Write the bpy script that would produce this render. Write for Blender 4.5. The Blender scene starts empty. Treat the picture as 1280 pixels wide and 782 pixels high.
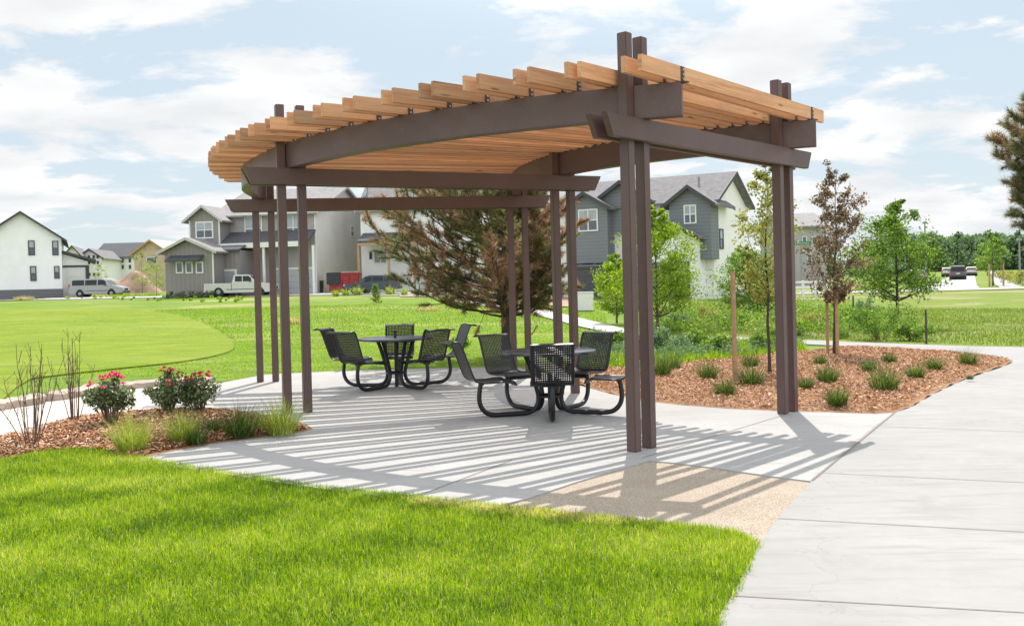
import bpy, bmesh, math, random
import numpy as np
from math import sin, cos, radians, pi, sqrt, atan2, hypot
from mathutils import Vector, Matrix

SC = bpy.context.scene
COL = SC.collection
RNG = np.random.default_rng(11)
random.seed(5)

# ------------------------------------------------------------ camera model (fitted)
F, PITCH, ROLL, CY, EYE = 1200.0, -0.0111, 0.0256, 366.25, 1.6

def ray(px, py):
    u = px - 640.0; v = CY - py
    x = (u*cos(ROLL) + v*sin(ROLL))/F; y = (-u*sin(ROLL) + v*cos(ROLL))/F
    return (x, cos(PITCH) - y*sin(PITCH), sin(PITCH) + y*cos(PITCH))

def ground(X, Y):
    """height of the terrain: the plaza falls gently, the land rises behind it"""
    X = np.asarray(X, float); Y = np.asarray(Y, float)
    base = -0.0094*np.clip(X, -8, 8) - 0.0006*np.clip(Y - 8.5, -8, 20)
    q = X/np.maximum(Y, 5.0)
    k = 0.0165 + (0.0062 - 0.0165)*np.clip((q + 0.12)/0.42, 0, 1)
    d = np.maximum(Y - 25.0, 0)
    return base + k*(d*d/(d + 6.0))*np.where(d < 400, 1, 1)

def at(px, py, off=0.0):
    """point of the ground seen at a place of the photograph"""
    r = ray(px, py); lo = 1.5; hi = 900.0
    g = lambda t: EYE + r[2]*t - float(ground(r[0]*t, r[1]*t)) - off
    n = 400; prev = lo
    for i in range(1, n + 1):
        t = lo*(hi/lo)**(i/n)
        if g(t) < 0:
            a, b = prev, t
            for _ in range(40):
                m = (a + b)/2
                if g(m) < 0: b = m
                else: a = m
            t = (a + b)/2
            return Vector((r[0]*t, r[1]*t, EYE + r[2]*t))
        prev = t
    t = hi
    return Vector((r[0]*t, r[1]*t, float(ground(r[0]*t, r[1]*t))))

def on_y(px, py, Y):
    r = ray(px, py); t = Y/r[1]
    return Vector((r[0]*t, Y, EYE + r[2]*t))

def gz(x, y): return float(ground(x, y))

# ------------------------------------------------------------ object helpers
def tag(o, label=None, cat=None, group=None, kind=None):
    if label: o['label'] = label
    if cat: o['category'] = cat
    if group: o['group'] = group
    if kind: o['kind'] = kind
    return o

def empty(name, loc, rz=0.0):
    o = bpy.data.objects.new(name, None); COL.objects.link(o)
    o.location = loc; o.rotation_euler = (0, 0, rz); o.empty_display_size = 0.2
    return o

def link(name, me, mats, parent=None, smooth=False):
    for m in (mats if isinstance(mats, (list, tuple)) else [mats]): me.materials.append(m)
    if smooth:
        me.polygons.foreach_set('use_smooth', [True]*len(me.polygons))
    o = bpy.data.objects.new(name, me); COL.objects.link(o)
    if parent is not None: o.parent = parent
    return o

class MB:
    """collects simple shapes into one mesh"""
    def __init__(s): s.v = []; s.f = []; s.m = []; s.uv = {}
    def add(s, vs, fs, mi=0):
        n = len(s.v); s.v += [tuple(p) for p in vs]
        for f in fs: s.f.append(tuple(i + n for i in f)); s.m.append(mi)
    def box(s, x0, x1, y0, y1, z0, z1, mi=0):
        s.add([(x0,y0,z0),(x1,y0,z0),(x1,y1,z0),(x0,y1,z0),(x0,y0,z1),(x1,y0,z1),(x1,y1,z1),(x0,y1,z1)],
              [(0,3,2,1),(4,5,6,7),(0,1,5,4),(1,2,6,5),(2,3,7,6),(3,0,4,7)], mi)
    def prism(s, poly, a, b, axis='y', mi=0):
        """extrude a closed 2d outline between a and b along an axis"""
        n = len(poly)
        def P(p, t):
            return (p[0], t, p[1]) if axis == 'y' else ((t, p[0], p[1]) if axis == 'x' else (p[0], p[1], t))
        vs = [P(p, a) for p in poly] + [P(p, b) for p in poly]
        fs = [tuple(range(n)), tuple(range(2*n - 1, n - 1, -1))]
        fs += [(i, (i + 1) % n, n + (i + 1) % n, n + i) for i in range(n)]
        s.add(vs, fs, mi)
    def tube(s, pts, radii, seg=8, mi=0, cap=True):
        pts = [Vector(p) for p in pts]; n = len(pts)
        if not isinstance(radii, (list, tuple)): radii = [radii]*n
        rings = []; up = None
        for i, p in enumerate(pts):
            d = (pts[min(i + 1, n - 1)] - pts[max(i - 1, 0)])
            if d.length < 1e-9: d = Vector((0, 0, 1))
            d.normalize()
            if up is None: up = Vector((0, 0, 1)) if abs(d.z) < .9 else Vector((1, 0, 0))
            a = up - d*up.dot(d)
            if a.length < 1e-4: a = d.orthogonal()
            a.normalize(); up = a; b = d.cross(a)
            rings.append([p + (a*cos(2*pi*k/seg) + b*sin(2*pi*k/seg))*radii[i] for k in range(seg)])
        vs = [q for r in rings for q in r]
        fs = [(i*seg + k, i*seg + (k + 1) % seg, (i + 1)*seg + (k + 1) % seg, (i + 1)*seg + k)
              for i in range(n - 1) for k in range(seg)]
        if cap: fs += [tuple(range(seg - 1, -1, -1)), tuple((n - 1)*seg + k for k in range(seg))]
        s.add(vs, fs, mi)
    def cyl(s, c, r, a, b, axis='z', seg=20, mi=0):
        pts = {'z': [(c[0], c[1], a), (c[0], c[1], b)], 'y': [(c[0], a, c[1]), (c[0], b, c[1])], 'x': [(a, c[0], c[1]), (b, c[0], c[1])]}[axis]
        s.tube(pts, r, seg, mi)
    def build(s, name, mats, parent=None, smooth=False, bevel=0.0, fix=True):
        me = bpy.data.meshes.new(name); me.from_pydata(s.v, [], s.f)
        me.polygons.foreach_set('material_index', s.m)
        if fix or bevel:
            bm = bmesh.new(); bm.from_mesh(me)
            bmesh.ops.recalc_face_normals(bm, faces=bm.faces)
            if bevel:
                es = [e for e in bm.edges if len(e.link_faces) == 2 and e.calc_face_angle(0) > 0.6]
                bmesh.ops.bevel(bm, geom=es, offset=bevel, segments=2, affect='EDGES', clamp_overlap=True)
            bm.to_mesh(me); bm.free()
        me.update()
        o = link(name, me, mats, parent, smooth)
        if smooth:
            try: me.set_sharp_from_angle(angle=radians(38))
            except Exception: pass
        return o

def raw(name, verts, nper, mats, parent=None, attr=None):
    """verts: (N*nper,3) array of N polygons with nper corners each"""
    me = bpy.data.meshes.new(name); nv = len(verts); nf = nv//nper
    me.vertices.add(nv); me.vertices.foreach_set('co', np.asarray(verts, np.float32).ravel())
    me.loops.add(nv); me.loops.foreach_set('vertex_index', np.arange(nv, dtype=np.int32))
    me.polygons.add(nf); me.polygons.foreach_set('loop_start', np.arange(0, nv, nper, dtype=np.int32))
    if attr is not None:
        a = me.attributes.new('tint', 'FLOAT', 'POINT')
        a.data.foreach_set('value', np.repeat(np.asarray(attr, np.float32), nper))
    me.update(calc_edges=True); me.validate()
    return link(name, me, mats, parent)

def inside(poly, x, y):
    r = np.zeros(len(x), bool); n = len(poly); j = n - 1
    for i in range(n):
        xi, yi = poly[i]; xj, yj = poly[j]
        c = ((yi > y) != (yj > y)) & (x < (xj - xi)*(y - yi)/((yj - yi) + 1e-12) + xi)
        r ^= c; j = i
    return r

def scatter(poly, n, rng=RNG):
    p = np.array(poly); lo = p.min(0); hi = p.max(0); xs = []; ys = []; c = 0
    while c < n:
        x = rng.uniform(lo[0], hi[0], n*2); y = rng.uniform(lo[1], hi[1], n*2)
        k = inside(poly, x, y); xs.append(x[k]); ys.append(y[k]); c += k.sum()
        if k.sum() == 0: break
    return np.concatenate(xs)[:n], np.concatenate(ys)[:n]

def smooth_line(pts, k=4, closed=False):
    """Catmull-Rom through 2-D/3-D points"""
    P = [Vector(p) for p in pts]; n = len(P); out = []
    for i in range(n if closed else n - 1):
        if closed: a, b, c, d = P[(i-1) % n], P[i], P[(i+1) % n], P[(i+2) % n]
        else: a, b, c, d = P[max(i-1, 0)], P[i], P[i+1], P[min(i+2, n-1)]
        for j in range(k):
            t = j/k
            out.append(0.5*((2*b) + (c - a)*t + (2*a - 5*b + 4*c - d)*t*t + (3*b - a - 3*c + d)*t**3))
    if not closed: out.append(P[-1])
    return out

def sheet(name, outline, off, mat, thick=0.0, dz=None, kind='structure', cut=0.0):
    """a flat sheet following the ground; with thick > 0 its rim goes down"""
    bm = bmesh.new()
    vs = [bm.verts.new((p[0], p[1], 0)) for p in outline]
    f = bm.faces.new(vs)
    if f.normal.z < 0: bmesh.ops.reverse_faces(bm, faces=[f])
    bm.normal_update()
    if cut:
        xs = [p[0] for p in outline]; ys = [p[1] for p in outline]
        for ax, lo, hi in ((0, min(xs), max(xs)), (1, min(ys), max(ys))):
            t = lo + cut
            while t < hi:
                co = [0, 0, 0]; no = [0, 0, 0]; co[ax] = t; no[ax] = 1
                bmesh.ops.bisect_plane(bm, geom=bm.verts[:] + bm.edges[:] + bm.faces[:], plane_co=co, plane_no=no)
                t += cut
    if thick:
        be = [e for e in bm.edges if len(e.link_faces) == 1]
        r = bmesh.ops.extrude_edge_only(bm, edges=be)
        low = set(v for v in r['geom'] if isinstance(v, bmesh.types.BMVert))
    else: low = set()
    for v in bm.verts:
        h = gz(v.co.x, v.co.y) + off + (dz(v.co.x, v.co.y) if dz else 0)
        v.co.z = h - (thick if v in low else 0)
    bmesh.ops.triangulate(bm, faces=[f for f in bm.faces if len(f.verts) > 4])
    bmesh.ops.recalc_face_normals(bm, faces=bm.faces)
    me = bpy.data.meshes.new(name); bm.to_mesh(me); bm.free()
    o = link(name, me, mat)
    up = sum(p.normal.z*p.area for p in me.polygons)
    if up < 0: me.flip_normals()
    if kind: o['kind'] = kind
    return o

def strip(name, left, right, off, mat, kind='structure'):
    """a ribbon between two lines of ground points"""
    m = MB(); n = len(left); vs = []
    for a, b in zip(left, right):
        for t in (0, 1):
            p = Vector(a)*(1 - t) + Vector(b)*t; vs.append((p[0], p[1], gz(p[0], p[1]) + off))
    m.add(vs, [(2*i, 2*i + 1, 2*i + 3, 2*i + 2) for i in range(n - 1)])
    o = m.build(name, mat)
    me = o.data
    if sum(p.normal.z for p in me.polygons) < 0: me.flip_normals()
    if kind: o['kind'] = kind
    return o

# ------------------------------------------------------------ materials
class NT:
    def __init__(s, name):
        s.m = bpy.data.materials.new(name); s.m.use_nodes = True; s.t = s.m.node_tree
        s.b = s.t.nodes['Principled BSDF']; s.out = s.t.nodes['Material Output']
    def n(s, typ, **kw):
        o = s.t.nodes.new(typ)
        for k, v in kw.items():
            if k.startswith('_'): setattr(o, k[1:], v)
            else: o.inputs[k.replace('__', ' ')].default_value = v
        return o
    def l(s, a, b): s.t.links.new(a, b)
    def noise(s, scale, detail=4, rough=.55, vec=None, dist=0):
        o = s.n('ShaderNodeTexNoise'); o.inputs['Scale'].default_value = scale; o.inputs['Detail'].default_value = detail
        o.inputs['Roughness'].default_value = rough; o.inputs['Distortion'].default_value = dist
        if vec is not None: s.l(vec, o.inputs['Vector'])
        return o.outputs['Fac']
    def ramp(s, fac, stops, interp='LINEAR'):
        o = s.n('ShaderNodeValToRGB'); r = o.color_ramp; r.interpolation = interp
        while len(r.elements) < len(stops): r.elements.new(0.5)
        for e, (p, c) in zip(r.elements, stops):
            e.position = p; e.color = (c[0], c[1], c[2], 1) if isinstance(c, (tuple, list)) else (c, c, c, 1)
        s.l(fac, o.inputs['Fac']); return o.outputs['Color']
    def mix(s, fac, a, b, mode='MIX'):
        o = s.n('ShaderNodeMix'); o.data_type = 'RGBA'; o.blend_type = mode
        for k, x in ((0, fac), (6, a), (7, b)):
            if hasattr(x, 'is_linked') or hasattr(x, 'links'): s.l(x, o.inputs[k])
            elif isinstance(x, (int, float)) and k == 0: o.inputs[0].default_value = x
            else: o.inputs[k].default_value = (x[0], x[1], x[2], 1) if isinstance(x, (tuple, list)) else (x, x, x, 1)
        return o.outputs[2]
    def obj(s): return s.n('ShaderNodeTexCoord').outputs['Object']
    def pos(s): return s.n('ShaderNodeNewGeometry').outputs['Position']
    def map(s, vec, scale=(1, 1, 1), rot=(0, 0, 0)):
        o = s.n('ShaderNodeMapping'); o.inputs['Scale'].default_value = scale; o.inputs['Rotation'].default_value = rot
        s.l(vec, o.inputs['Vector']); return o.outputs['Vector']
    def bump(s, h, strength=.3, dist=.01):
        o = s.n('ShaderNodeBump'); o.inputs['Strength'].default_value = strength; o.inputs['Distance'].default_value = dist
        s.l(h, o.inputs['Height']); s.l(o.outputs['Normal'], s.b.inputs['Normal'])
    def col(s, c):
        if isinstance(c, (tuple, list)): s.b.inputs['Base Color'].default_value = (*c, 1)
        else: s.l(c, s.b.inputs['Base Color'])
        return s
    def rough(s, r): s.b.inputs['Roughness'].default_value = r; return s

def plain(name, c, rough=.6, metal=0.0, var=.12, scale=6.0, bump=0.0, spec=.5, coat=0):
    t = NT(name); f = t.noise(scale, 5, .6, t.obj())
    lo = tuple(x*(1 - var) for x in c); hi = tuple(min(1, x*(1 + var)) for x in c)
    t.col(t.ramp(f, [(.3, lo), (.7, hi)])).rough(rough)
    t.b.inputs['Metallic'].default_value = metal; t.b.inputs['Specular IOR Level'].default_value = spec
    if coat: t.b.inputs['Coat Weight'].default_value = coat; t.b.inputs['Coat Roughness'].default_value = .05
    if bump: t.bump(t.noise(scale*8, 4, .6, t.obj()), .4, bump)
    return t.m

M = {}
def steel():
    t = NT('brown_painted_steel'); p = t.pos()
    f = t.noise(1.3, 5, .6, p); g = t.noise(26, 3, .6, p)
    c = t.ramp(f, [(.3, (.090, .051, .046)), (.7, (.122, .074, .067))])
    c = t.mix(t.ramp(g, [(.60, 0.0), (.75, .35)]), c, (.17, .13, .115))
    t.col(c).rough(.42); t.b.inputs['Specular IOR Level'].default_value = .45
    t.bump(t.noise(60, 3, .6, p), .12, .002); return t.m
M['steel'] = steel()

def cedar():
    t = NT('cedar_rafter'); uv = t.n('ShaderNodeUVMap').outputs['UV']
    oi = t.n('ShaderNodeNewGeometry').outputs['Random Per Island']
    r = t.n('ShaderNodeObjectInfo').outputs['Random']
    sh = t.n('ShaderNodeCombineXYZ'); t.l(r, sh.inputs['Y']); t.l(r, sh.inputs['X'])
    sc = t.n('ShaderNodeVectorMath', _operation='MULTIPLY_ADD'); t.l(sh.outputs[0], sc.inputs[0])
    sc.inputs[1].default_value = (37, 91, 5); t.l(uv, sc.inputs[2]); v = sc.outputs[0]
    g = t.noise(1.0, 6, .65, t.map(v, (1.3, 42, 1)), .8)
    g2 = t.noise(1.0, 3, .5, t.map(v, (.5, 6, 1)), .3)
    kn = t.n('ShaderNodeTexVoronoi'); kn.inputs['Scale'].default_value = 1.0; t.l(t.map(v, (1.5, 9, 1)), kn.inputs['Vector'])
    c = t.ramp(g, [(.25, (.36, .14, .06)), (.5, (.60, .29, .14)), (.75, (.74, .44, .245))])
    c = t.mix(t.ramp(g2, [(.35, .0), (.7, .45)]), c, (.76, .45, .25))
    c = t.mix(t.ramp(kn.outputs['Distance'], [(.05, .8), (.13, 0.0)]), c, (.14, .06, .03))
    hv = t.n('ShaderNodeHueSaturation'); t.l(c, hv.inputs['Color'])
    mr = t.n('ShaderNodeMapRange'); t.l(r, mr.inputs['Value']); mr.inputs['To Min'].default_value = .60; mr.inputs['To Max'].default_value = 1.12
    t.l(mr.outputs[0], hv.inputs['Value'])
    wt = t.noise(1.0, 5, .65, t.map(v, (2.2, 3.5, 1)), .4)
    cc = t.mix(t.ramp(wt, [(.50, 0.0), (.72, .55)]), hv.outputs[0], (.36, .27, .21))
    t.col(cc).rough(.72); t.bump(g, .25, .003); return t.m
M['cedar'] = cedar()

def concrete(name, base, joint_scale=1.0, rot=0.0):
    t = NT(name); p = t.pos()
    f = t.noise(.55, 6, .62, p); g = t.noise(9, 6, .65, p)
    br = t.noise(1.0, 5, .6, t.map(p, (1.2, 9, 1), (0, 0, rot)))   # broom / trowel drift
    sp = t.n('ShaderNodeTexVoronoi'); sp.inputs['Scale'].default_value = 5.5; t.l(p, sp.inputs['Vector'])
    lo = tuple(x*.88 for x in base); hi = tuple(min(.8, x*1.07) for x in base)
    c = t.ramp(f, [(.32, lo), (.68, hi)])
    c = t.mix(t.ramp(g, [(.35, .22), (.6, 0.0)]), c, tuple(x*.80 for x in base))
    c = t.mix(t.ramp(br, [(.50, 0.0), (.70, .75)]), c, (base[0]*.80, base[1]*.78, base[2]*.745))
    st = t.noise(.9, 7, .7, p, 1.2)
    c = t.mix(t.ramp(st, [(.57, 0.0), (.70, .6)]), c, (base[0]*.78, base[1]*.76, base[2]*.73))
    ck = t.n('ShaderNodeTexVoronoi', _feature='DISTANCE_TO_EDGE'); ck.inputs['Scale'].default_value = .35; t.l(t.map(p, (1, 1, 0)), ck.inputs['Vector'])
    pz = t.n('ShaderNodeVectorMath', _operation='ADD'); nz = t.n('ShaderNodeTexNoise'); nz.inputs['Scale'].default_value = 3; nz.inputs['Detail'].default_value = 6; t.l(p, nz.inputs['Vector']); t.l(p, pz.inputs[0]); t.l(nz.outputs['Color'], pz.inputs[1]); t.l(pz.outputs[0], ck.inputs['Vector'])
    c = t.mix(t.ramp(ck.outputs['Distance'], [(.0, .30), (.003, 0.0)]), c, (base[0]*.5, base[1]*.48, base[2]*.45))
    c = t.mix(t.ramp(sp.outputs['Distance'], [(.018, .55), (.035, 0.0)]), c, (.16, .13, .11))
    t.col(c).rough(.86); t.b.inputs['Specular IOR Level'].default_value = .3
    fine = t.noise(160, 3, .6, p)
    add = t.n('ShaderNodeMath', _operation='ADD'); t.l(fine, add.inputs[0]); t.l(g, add.inputs[1])
    t.bump(add.outputs[0], .3, .003); return t.m
M['concrete'] = concrete('plaza_concrete', (.405, .392, .38), rot=.2)
M['path'] = concrete('path_concrete', (.34, .328, .318), rot=1.5)
M['farpath'] = concrete('far_concrete', (.46, .44, .42))
M['joint'] = plain('joint_dirt', (.21, .18, .155), .95, scale=30)

def sand():
    t = NT('crushed_sand'); p = t.pos()
    f = t.noise(1.4, 5, .6, p); g = t.noise(95, 4, .7, p)
    sp = t.n('ShaderNodeTexVoronoi'); sp.inputs['Scale'].default_value = 38; t.l(p, sp.inputs['Vector'])
    c = t.ramp(f, [(.3, (.41, .335, .255)), (.7, (.53, .45, .36))])
    c = t.mix(t.ramp(t.noise(7, 6, .7, p), [(.45, 0.0), (.62, .25)]), c, (.40, .32, .25))
    c = t.mix(t.ramp(g, [(.40, .85), (.52, 0.0)]), c, (.20, .14, .10))
    c = t.mix(t.ramp(sp.outputs['Distance'], [(.12, .6), (.25, 0.0)]), c, (.64, .54, .43))
    t.col(c).rough(.95); t.bump(g, .8, .012); return t.m
M['sand'] = sand()

def field(name, stops, dry, seed=0.0, fine=22, grass_bump=.03, dryamt=(.50, .64)):
    t = NT(name); p = t.pos()
    off = t.n('ShaderNodeVectorMath', _operation='ADD'); t.l(p, off.inputs[0]); off.inputs[1].default_value = (seed, seed*2, 0); p = off.outputs[0]
    q = t.map(p, (.6, 1, 1))
    f = t.noise(.13, 6, .6, q); g = t.noise(fine, 5, .7, p); m = t.noise(1.1, 7, .72, t.map(p, (.5, 1.4, 1)))
    mm = t.n('ShaderNodeMath', _operation='MULTIPLY_ADD'); t.l(m, mm.inputs[0]); mm.inputs[1].default_value = .5
    hh = t.n('ShaderNodeMath', _operation='MULTIPLY'); t.l(g, hh.inputs[0]); hh.inputs[1].default_value = .5; t.l(hh.outputs[0], mm.inputs[2])
    c = t.ramp(mm.outputs[0], stops)
    c = t.mix(t.ramp(f, [(dryamt[0], 0.0), (dryamt[1], 1.0)]), c, t.ramp(mm.outputs[0], dry))
    t.col(c).rough(.9); t.b.inputs['Specular IOR Level'].default_value = .15
    t.bump(mm.outputs[0], .9, grass_bump); return t.m
M['lawn_soil'] = field('lawn_soil', [(.35, (.045, .085, .012)), (.65, (.11, .20, .02))], [(.3, (.08, .1, .02)), (.7, (.16, .2, .04))])
M['field'] = field('meadow_grass', [(.38, (.07, .125, .012)), (.5, (.135, .215, .018)), (.62, (.22, .31, .03))],
                   [(.38, (.19, .21, .05)), (.62, (.40, .36, .17))])
M['mown'] = field('mown_grass', [(.38, (.095, .15, .008)), (.5, (.165, .225, .012)), (.62, (.25, .30, .02))],
                  [(.35, (.15, .20, .02)), (.65, (.27, .30, .06))], 7, 16, .03, (.5, .75))
M['rough_field'] = field('rough_field_grass', [(.38, (.09, .135, .018)), (.5, (.155, .21, .03)), (.62, (.24, .28, .05))],
                   [(.35, (.24, .19, .10)), (.65, (.42, .35, .23))], 3, 9, .05, (.52, .60))
M['mulch_soil'] = field('mulch_bed_soil', [(.35, (.20, .10, .055)), (.65, (.42, .25, .145))], [(.3, (.24, .13, .07)), (.7, (.45, .29, .18))], 5, 30)
M['asphalt'] = concrete('pale_street', (.42, .41, .40))
M['stone'] = field('buff_sandstone', [(.3, (.46, .41, .36)), (.7, (.62, .57, .51))], [(.3, (.50, .38, .29)), (.7, (.60, .49, .39))], 2, 8, .01, (.5, .7))

def leafy(name, stops, trans=.45, gloss=.04, attr=False):
    """leaf: diffuse front plus light let through"""
    t = NT(name)
    if attr: r = t.n('ShaderNodeAttribute', _attribute_name='tint').outputs['Fac']
    else: r = t.n('ShaderNodeNewGeometry').outputs['Random Per Island']
    c = t.ramp(r, stops)
    d = t.n('ShaderNodeBsdfDiffuse'); tr = t.n('ShaderNodeBsdfTranslucent'); g = t.n('ShaderNodeBsdfGlossy'); g.inputs['Roughness'].default_value = .45
    t.l(c, d.inputs['Color'])
    hs = t.n('ShaderNodeHueSaturation'); hs.inputs['Saturation'].default_value = 1.1; hs.inputs['Value'].default_value = 1.75; hs.inputs['Hue'].default_value = .495
    t.l(c, hs.inputs['Color']); t.l(hs.outputs[0], tr.inputs['Color'])
    m1 = t.n('ShaderNodeMixShader', Fac=trans); t.l(d.outputs[0], m1.inputs[1]); t.l(tr.outputs[0], m1.inputs[2])
    m2 = t.n('ShaderNodeMixShader', Fac=gloss); t.l(m1.outputs[0], m2.inputs[1]); t.l(g.outputs[0], m2.inputs[2])
    t.l(m2.outputs[0], t.out.inputs['Surface']); return t.m
M['blade'] = leafy('lawn_blade', [(0, (.045, .10, .006)), (.3, (.13, .235, .008)), (.65, (.27, .40, .012)), (.93, (.46, .54, .06)), (1, (.60, .50, .22))], attr=True)
M['meadow_blade'] = leafy('meadow_blade', [(0, (.075, .14, .015)), (.4, (.145, .225, .025)), (.75, (.22, .29, .04)), (1, (.42, .36, .17))], .35, attr=True)
M['dry_blade'] = leafy('dry_blade', [(0, (.34, .26, .12)), (.6, (.46, .37, .20)), (1, (.22, .30, .05))])
M['tuft'] = leafy('tuft_blade', [(0, (.022, .05, .010)), (.6, (.050, .10, .015)), (.9, (.13, .19, .035)), (1, (.38, .33, .14))])
M['tuft_yellow'] = leafy('pale_tuft_blade', [(0, (.12, .18, .02)), (.5, (.24, .32, .04)), (.85, (.34, .38, .09)), (1, (.48, .42, .22))])
M['leaf_green'] = leafy('green_leaf', [(0, (.055, .12, .018)), (.5, (.125, .22, .03)), (1, (.29, .40, .08))])
M['leaf_bright'] = leafy('bright_leaf', [(0, (.085, .17, .012)), (.5, (.20, .31, .018)), (1, (.36, .45, .05))])
M['leaf_grey'] = leafy('grey_green_leaf', [(0, (.06, .11, .045)), (.5, (.12, .20, .08)), (1, (.26, .34, .18))])
M['leaf_yellow'] = leafy('yellow_green_leaf', [(0, (.14, .18, .03)), (.5, (.26, .28, .06)), (1, (.40, .37, .15))])
M['leaf_purple'] = leafy('purple_leaf', [(0, (.06, .040, .025)), (.5, (.15, .105, .06)), (1, (.34, .26, .15))], .4)
M['leaf_rose'] = leafy('rose_leaf', [(0, (.03, .065, .015)), (.5, (.07, .125, .03)), (1, (.22, .26, .10))], .35, .1)
M['petal'] = leafy('rose_petal', [(0, (.36, .01, .03)), (.5, (.60, .03, .12)), (1, (.78, .25, .36))], .35)
M['needle'] = leafy('pine_needle', [(0, (.07, .08, .03)), (.5, (.16, .165, .06)), (1, (.34, .31, .15))], .45)
M['needle_pale'] = leafy('pale_needle', [(0, (.07, .085, .035)), (.5, (.17, .17, .085)), (1, (.33, .29, .17))], .3)
M['needle_dead'] = leafy('dead_needle', [(0, (.14, .08, .045)), (.5, (.31, .195, .11)), (1, (.52, .38, .25))], .4)
M['far_leaf'] = leafy('far_wood_leaf', [(0, (.07, .12, .06)), (.5, (.12, .19, .09)), (1, (.20, .28, .13))], .4)  # leaf tones lightened to imitate distance haze
M['chips'] = leafy('wood_chip', [(0, (.08, .035, .02)), (.3, (.30, .135, .07)), (.6, (.52, .28, .155)), (.85, (.66, .43, .28)), (1, (.80, .66, .52))], .0, .0)
M['bark'] = plain('grey_brown_bark', (.13, .10, .08), .9, scale=14, var=.4, bump=.02)
M['bark_dark'] = plain('dark_bark', (.06, .042, .034), .9, scale=14, var=.4, bump=.01)
M['twig'] = plain('bare_twig', (.15, .09, .07), .85, scale=20, var=.3)
M['stake'] = plain('pine_stake', (.40, .25, .14), .85, scale=9, var=.25)
M['black'] = plain('black_plastic_coating', (.008, .008, .010), .36, scale=30, var=.2, spec=.5)
M['tablegrey'] = plain('table_coating', (.045, .05, .062), .24, scale=20, var=.2, spec=.7)
M['bolt'] = plain('zinc_bolt', (.55, .54, .53), .35, metal=.8, var=.1)
M['plate'] = plain('dark_bracket_steel', (.055, .04, .038), .5, var=.2)
M['glass'] = plain('window_glass', (.035, .045, .055), .06, var=.5, scale=.7, spec=.9)
M['blind'] = plain('window_with_blind', (.30, .33, .36), .15, var=.2, scale=2, spec=.8)
M['tyre'] = plain('tyre_rubber', (.02, .02, .02), .8)
M['rim'] = plain('wheel_rim', (.28, .28, .29), .3, metal=.7)
M['white'] = plain('white_trim', (.72, .71, .69), .6, var=.05)
M['redpaint'] = plain('red_dumpster_paint', (.27, .02, .018), .55, var=.25, scale=3)
M['blackbin'] = plain('black_tarp', (.03, .033, .036), .7, var=.3)
M['dirt'] = plain('bare_dirt', (.33, .215, .155), .95, scale=.8, var=.35, bump=.2)
M['rock'] = plain('buff_rock', (.42, .34, .28), .9, scale=3, var=.3, bump=.05)
M['lamp_grey'] = plain('grey_pole', (.25, .26, .27), .5, metal=.5)
M['green_sign'] = plain('green_sign_sheet', (.01, .16, .09), .4)
M['light_lens'] = plain('headlight_lens', (.65, .66, .68), .12, spec=.9)
M['red_lens'] = plain('tail_light_lens', (.45, .02, .02), .2, spec=.8)

def car_paint(name, c, metal=.35):
    return plain(name, c, .3, metal=metal, var=.05, scale=2, coat=.7)

def siding(name, c, pitch=.16, vertical=False, depth=.02):
    t = NT(name); o = t.obj()
    s = t.n('ShaderNodeSeparateXYZ'); t.l(o, s.inputs[0])
    if vertical:
        a = t.n('ShaderNodeMath', _operation='ADD'); t.l(s.outputs['X'], a.inputs[0]); t.l(s.outputs['Y'], a.inputs[1]); src = a.outputs[0]
    else: src = s.outputs['Z']
    d = t.n('ShaderNodeMath', _operation='DIVIDE'); t.l(src, d.inputs[0]); d.inputs[1].default_value = pitch
    fr = t.n('ShaderNodeMath', _operation='FRACT'); t.l(d.outputs[0], fr.inputs[0])
    f = t.noise(.5, 4, .6, o)
    base = t.ramp(f, [(.3, tuple(x*.93 for x in c)), (.7, tuple(x*1.05 for x in c))])
    if vertical: line = t.ramp(fr.outputs[0], [(.0, 1.0), (.10, 1.0), (.14, 0.0), (1.0, 0.0)])
    else: line = t.ramp(fr.outputs[0], [(0, 0.9), (.06, .9), (.12, 0.0), (1, 0.0)])
    t.col(t.mix(line, base, tuple(x*(1.25 if vertical else .52) for x in c))).rough(.75)
    t.bump(fr.outputs[0] if not vertical else line, .5, depth)
    return t.m

def shingle(name, c):
    t = NT(name); o = t.obj()
    b = t.n('ShaderNodeTexNoise'); b.inputs['Scale'].default_value = 1; t.l(t.map(o, (3, 3, 9)), b.inputs['Vector'])
    g = t.noise(.35, 4, .6, o)
    x = t.ramp(b.outputs['Fac'], [(.3, tuple(v*.75 for v in c)), (.7, tuple(v*1.2 for v in c))])
    t.col(t.mix(t.ramp(g, [(.4, 0.0), (.7, .3)]), x, tuple(v*1.35 for v in c))).rough(.9)
    t.bump(b.outputs['Fac'], .4, .03); return t.m
M['roof_grey'] = shingle('grey_shingles', (.165, .155, .16))
M['roof_pale'] = shingle('pale_grey_shingles', (.24, .225, .225))
M['roof_dark'] = shingle('charcoal_shingles', (.075, .075, .085))
M['fascia_dark'] = plain('dark_fascia', (.05, .05, .058), .6)
M['fascia_pale'] = plain('pale_fascia', (.46, .43, .42), .6)

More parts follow.
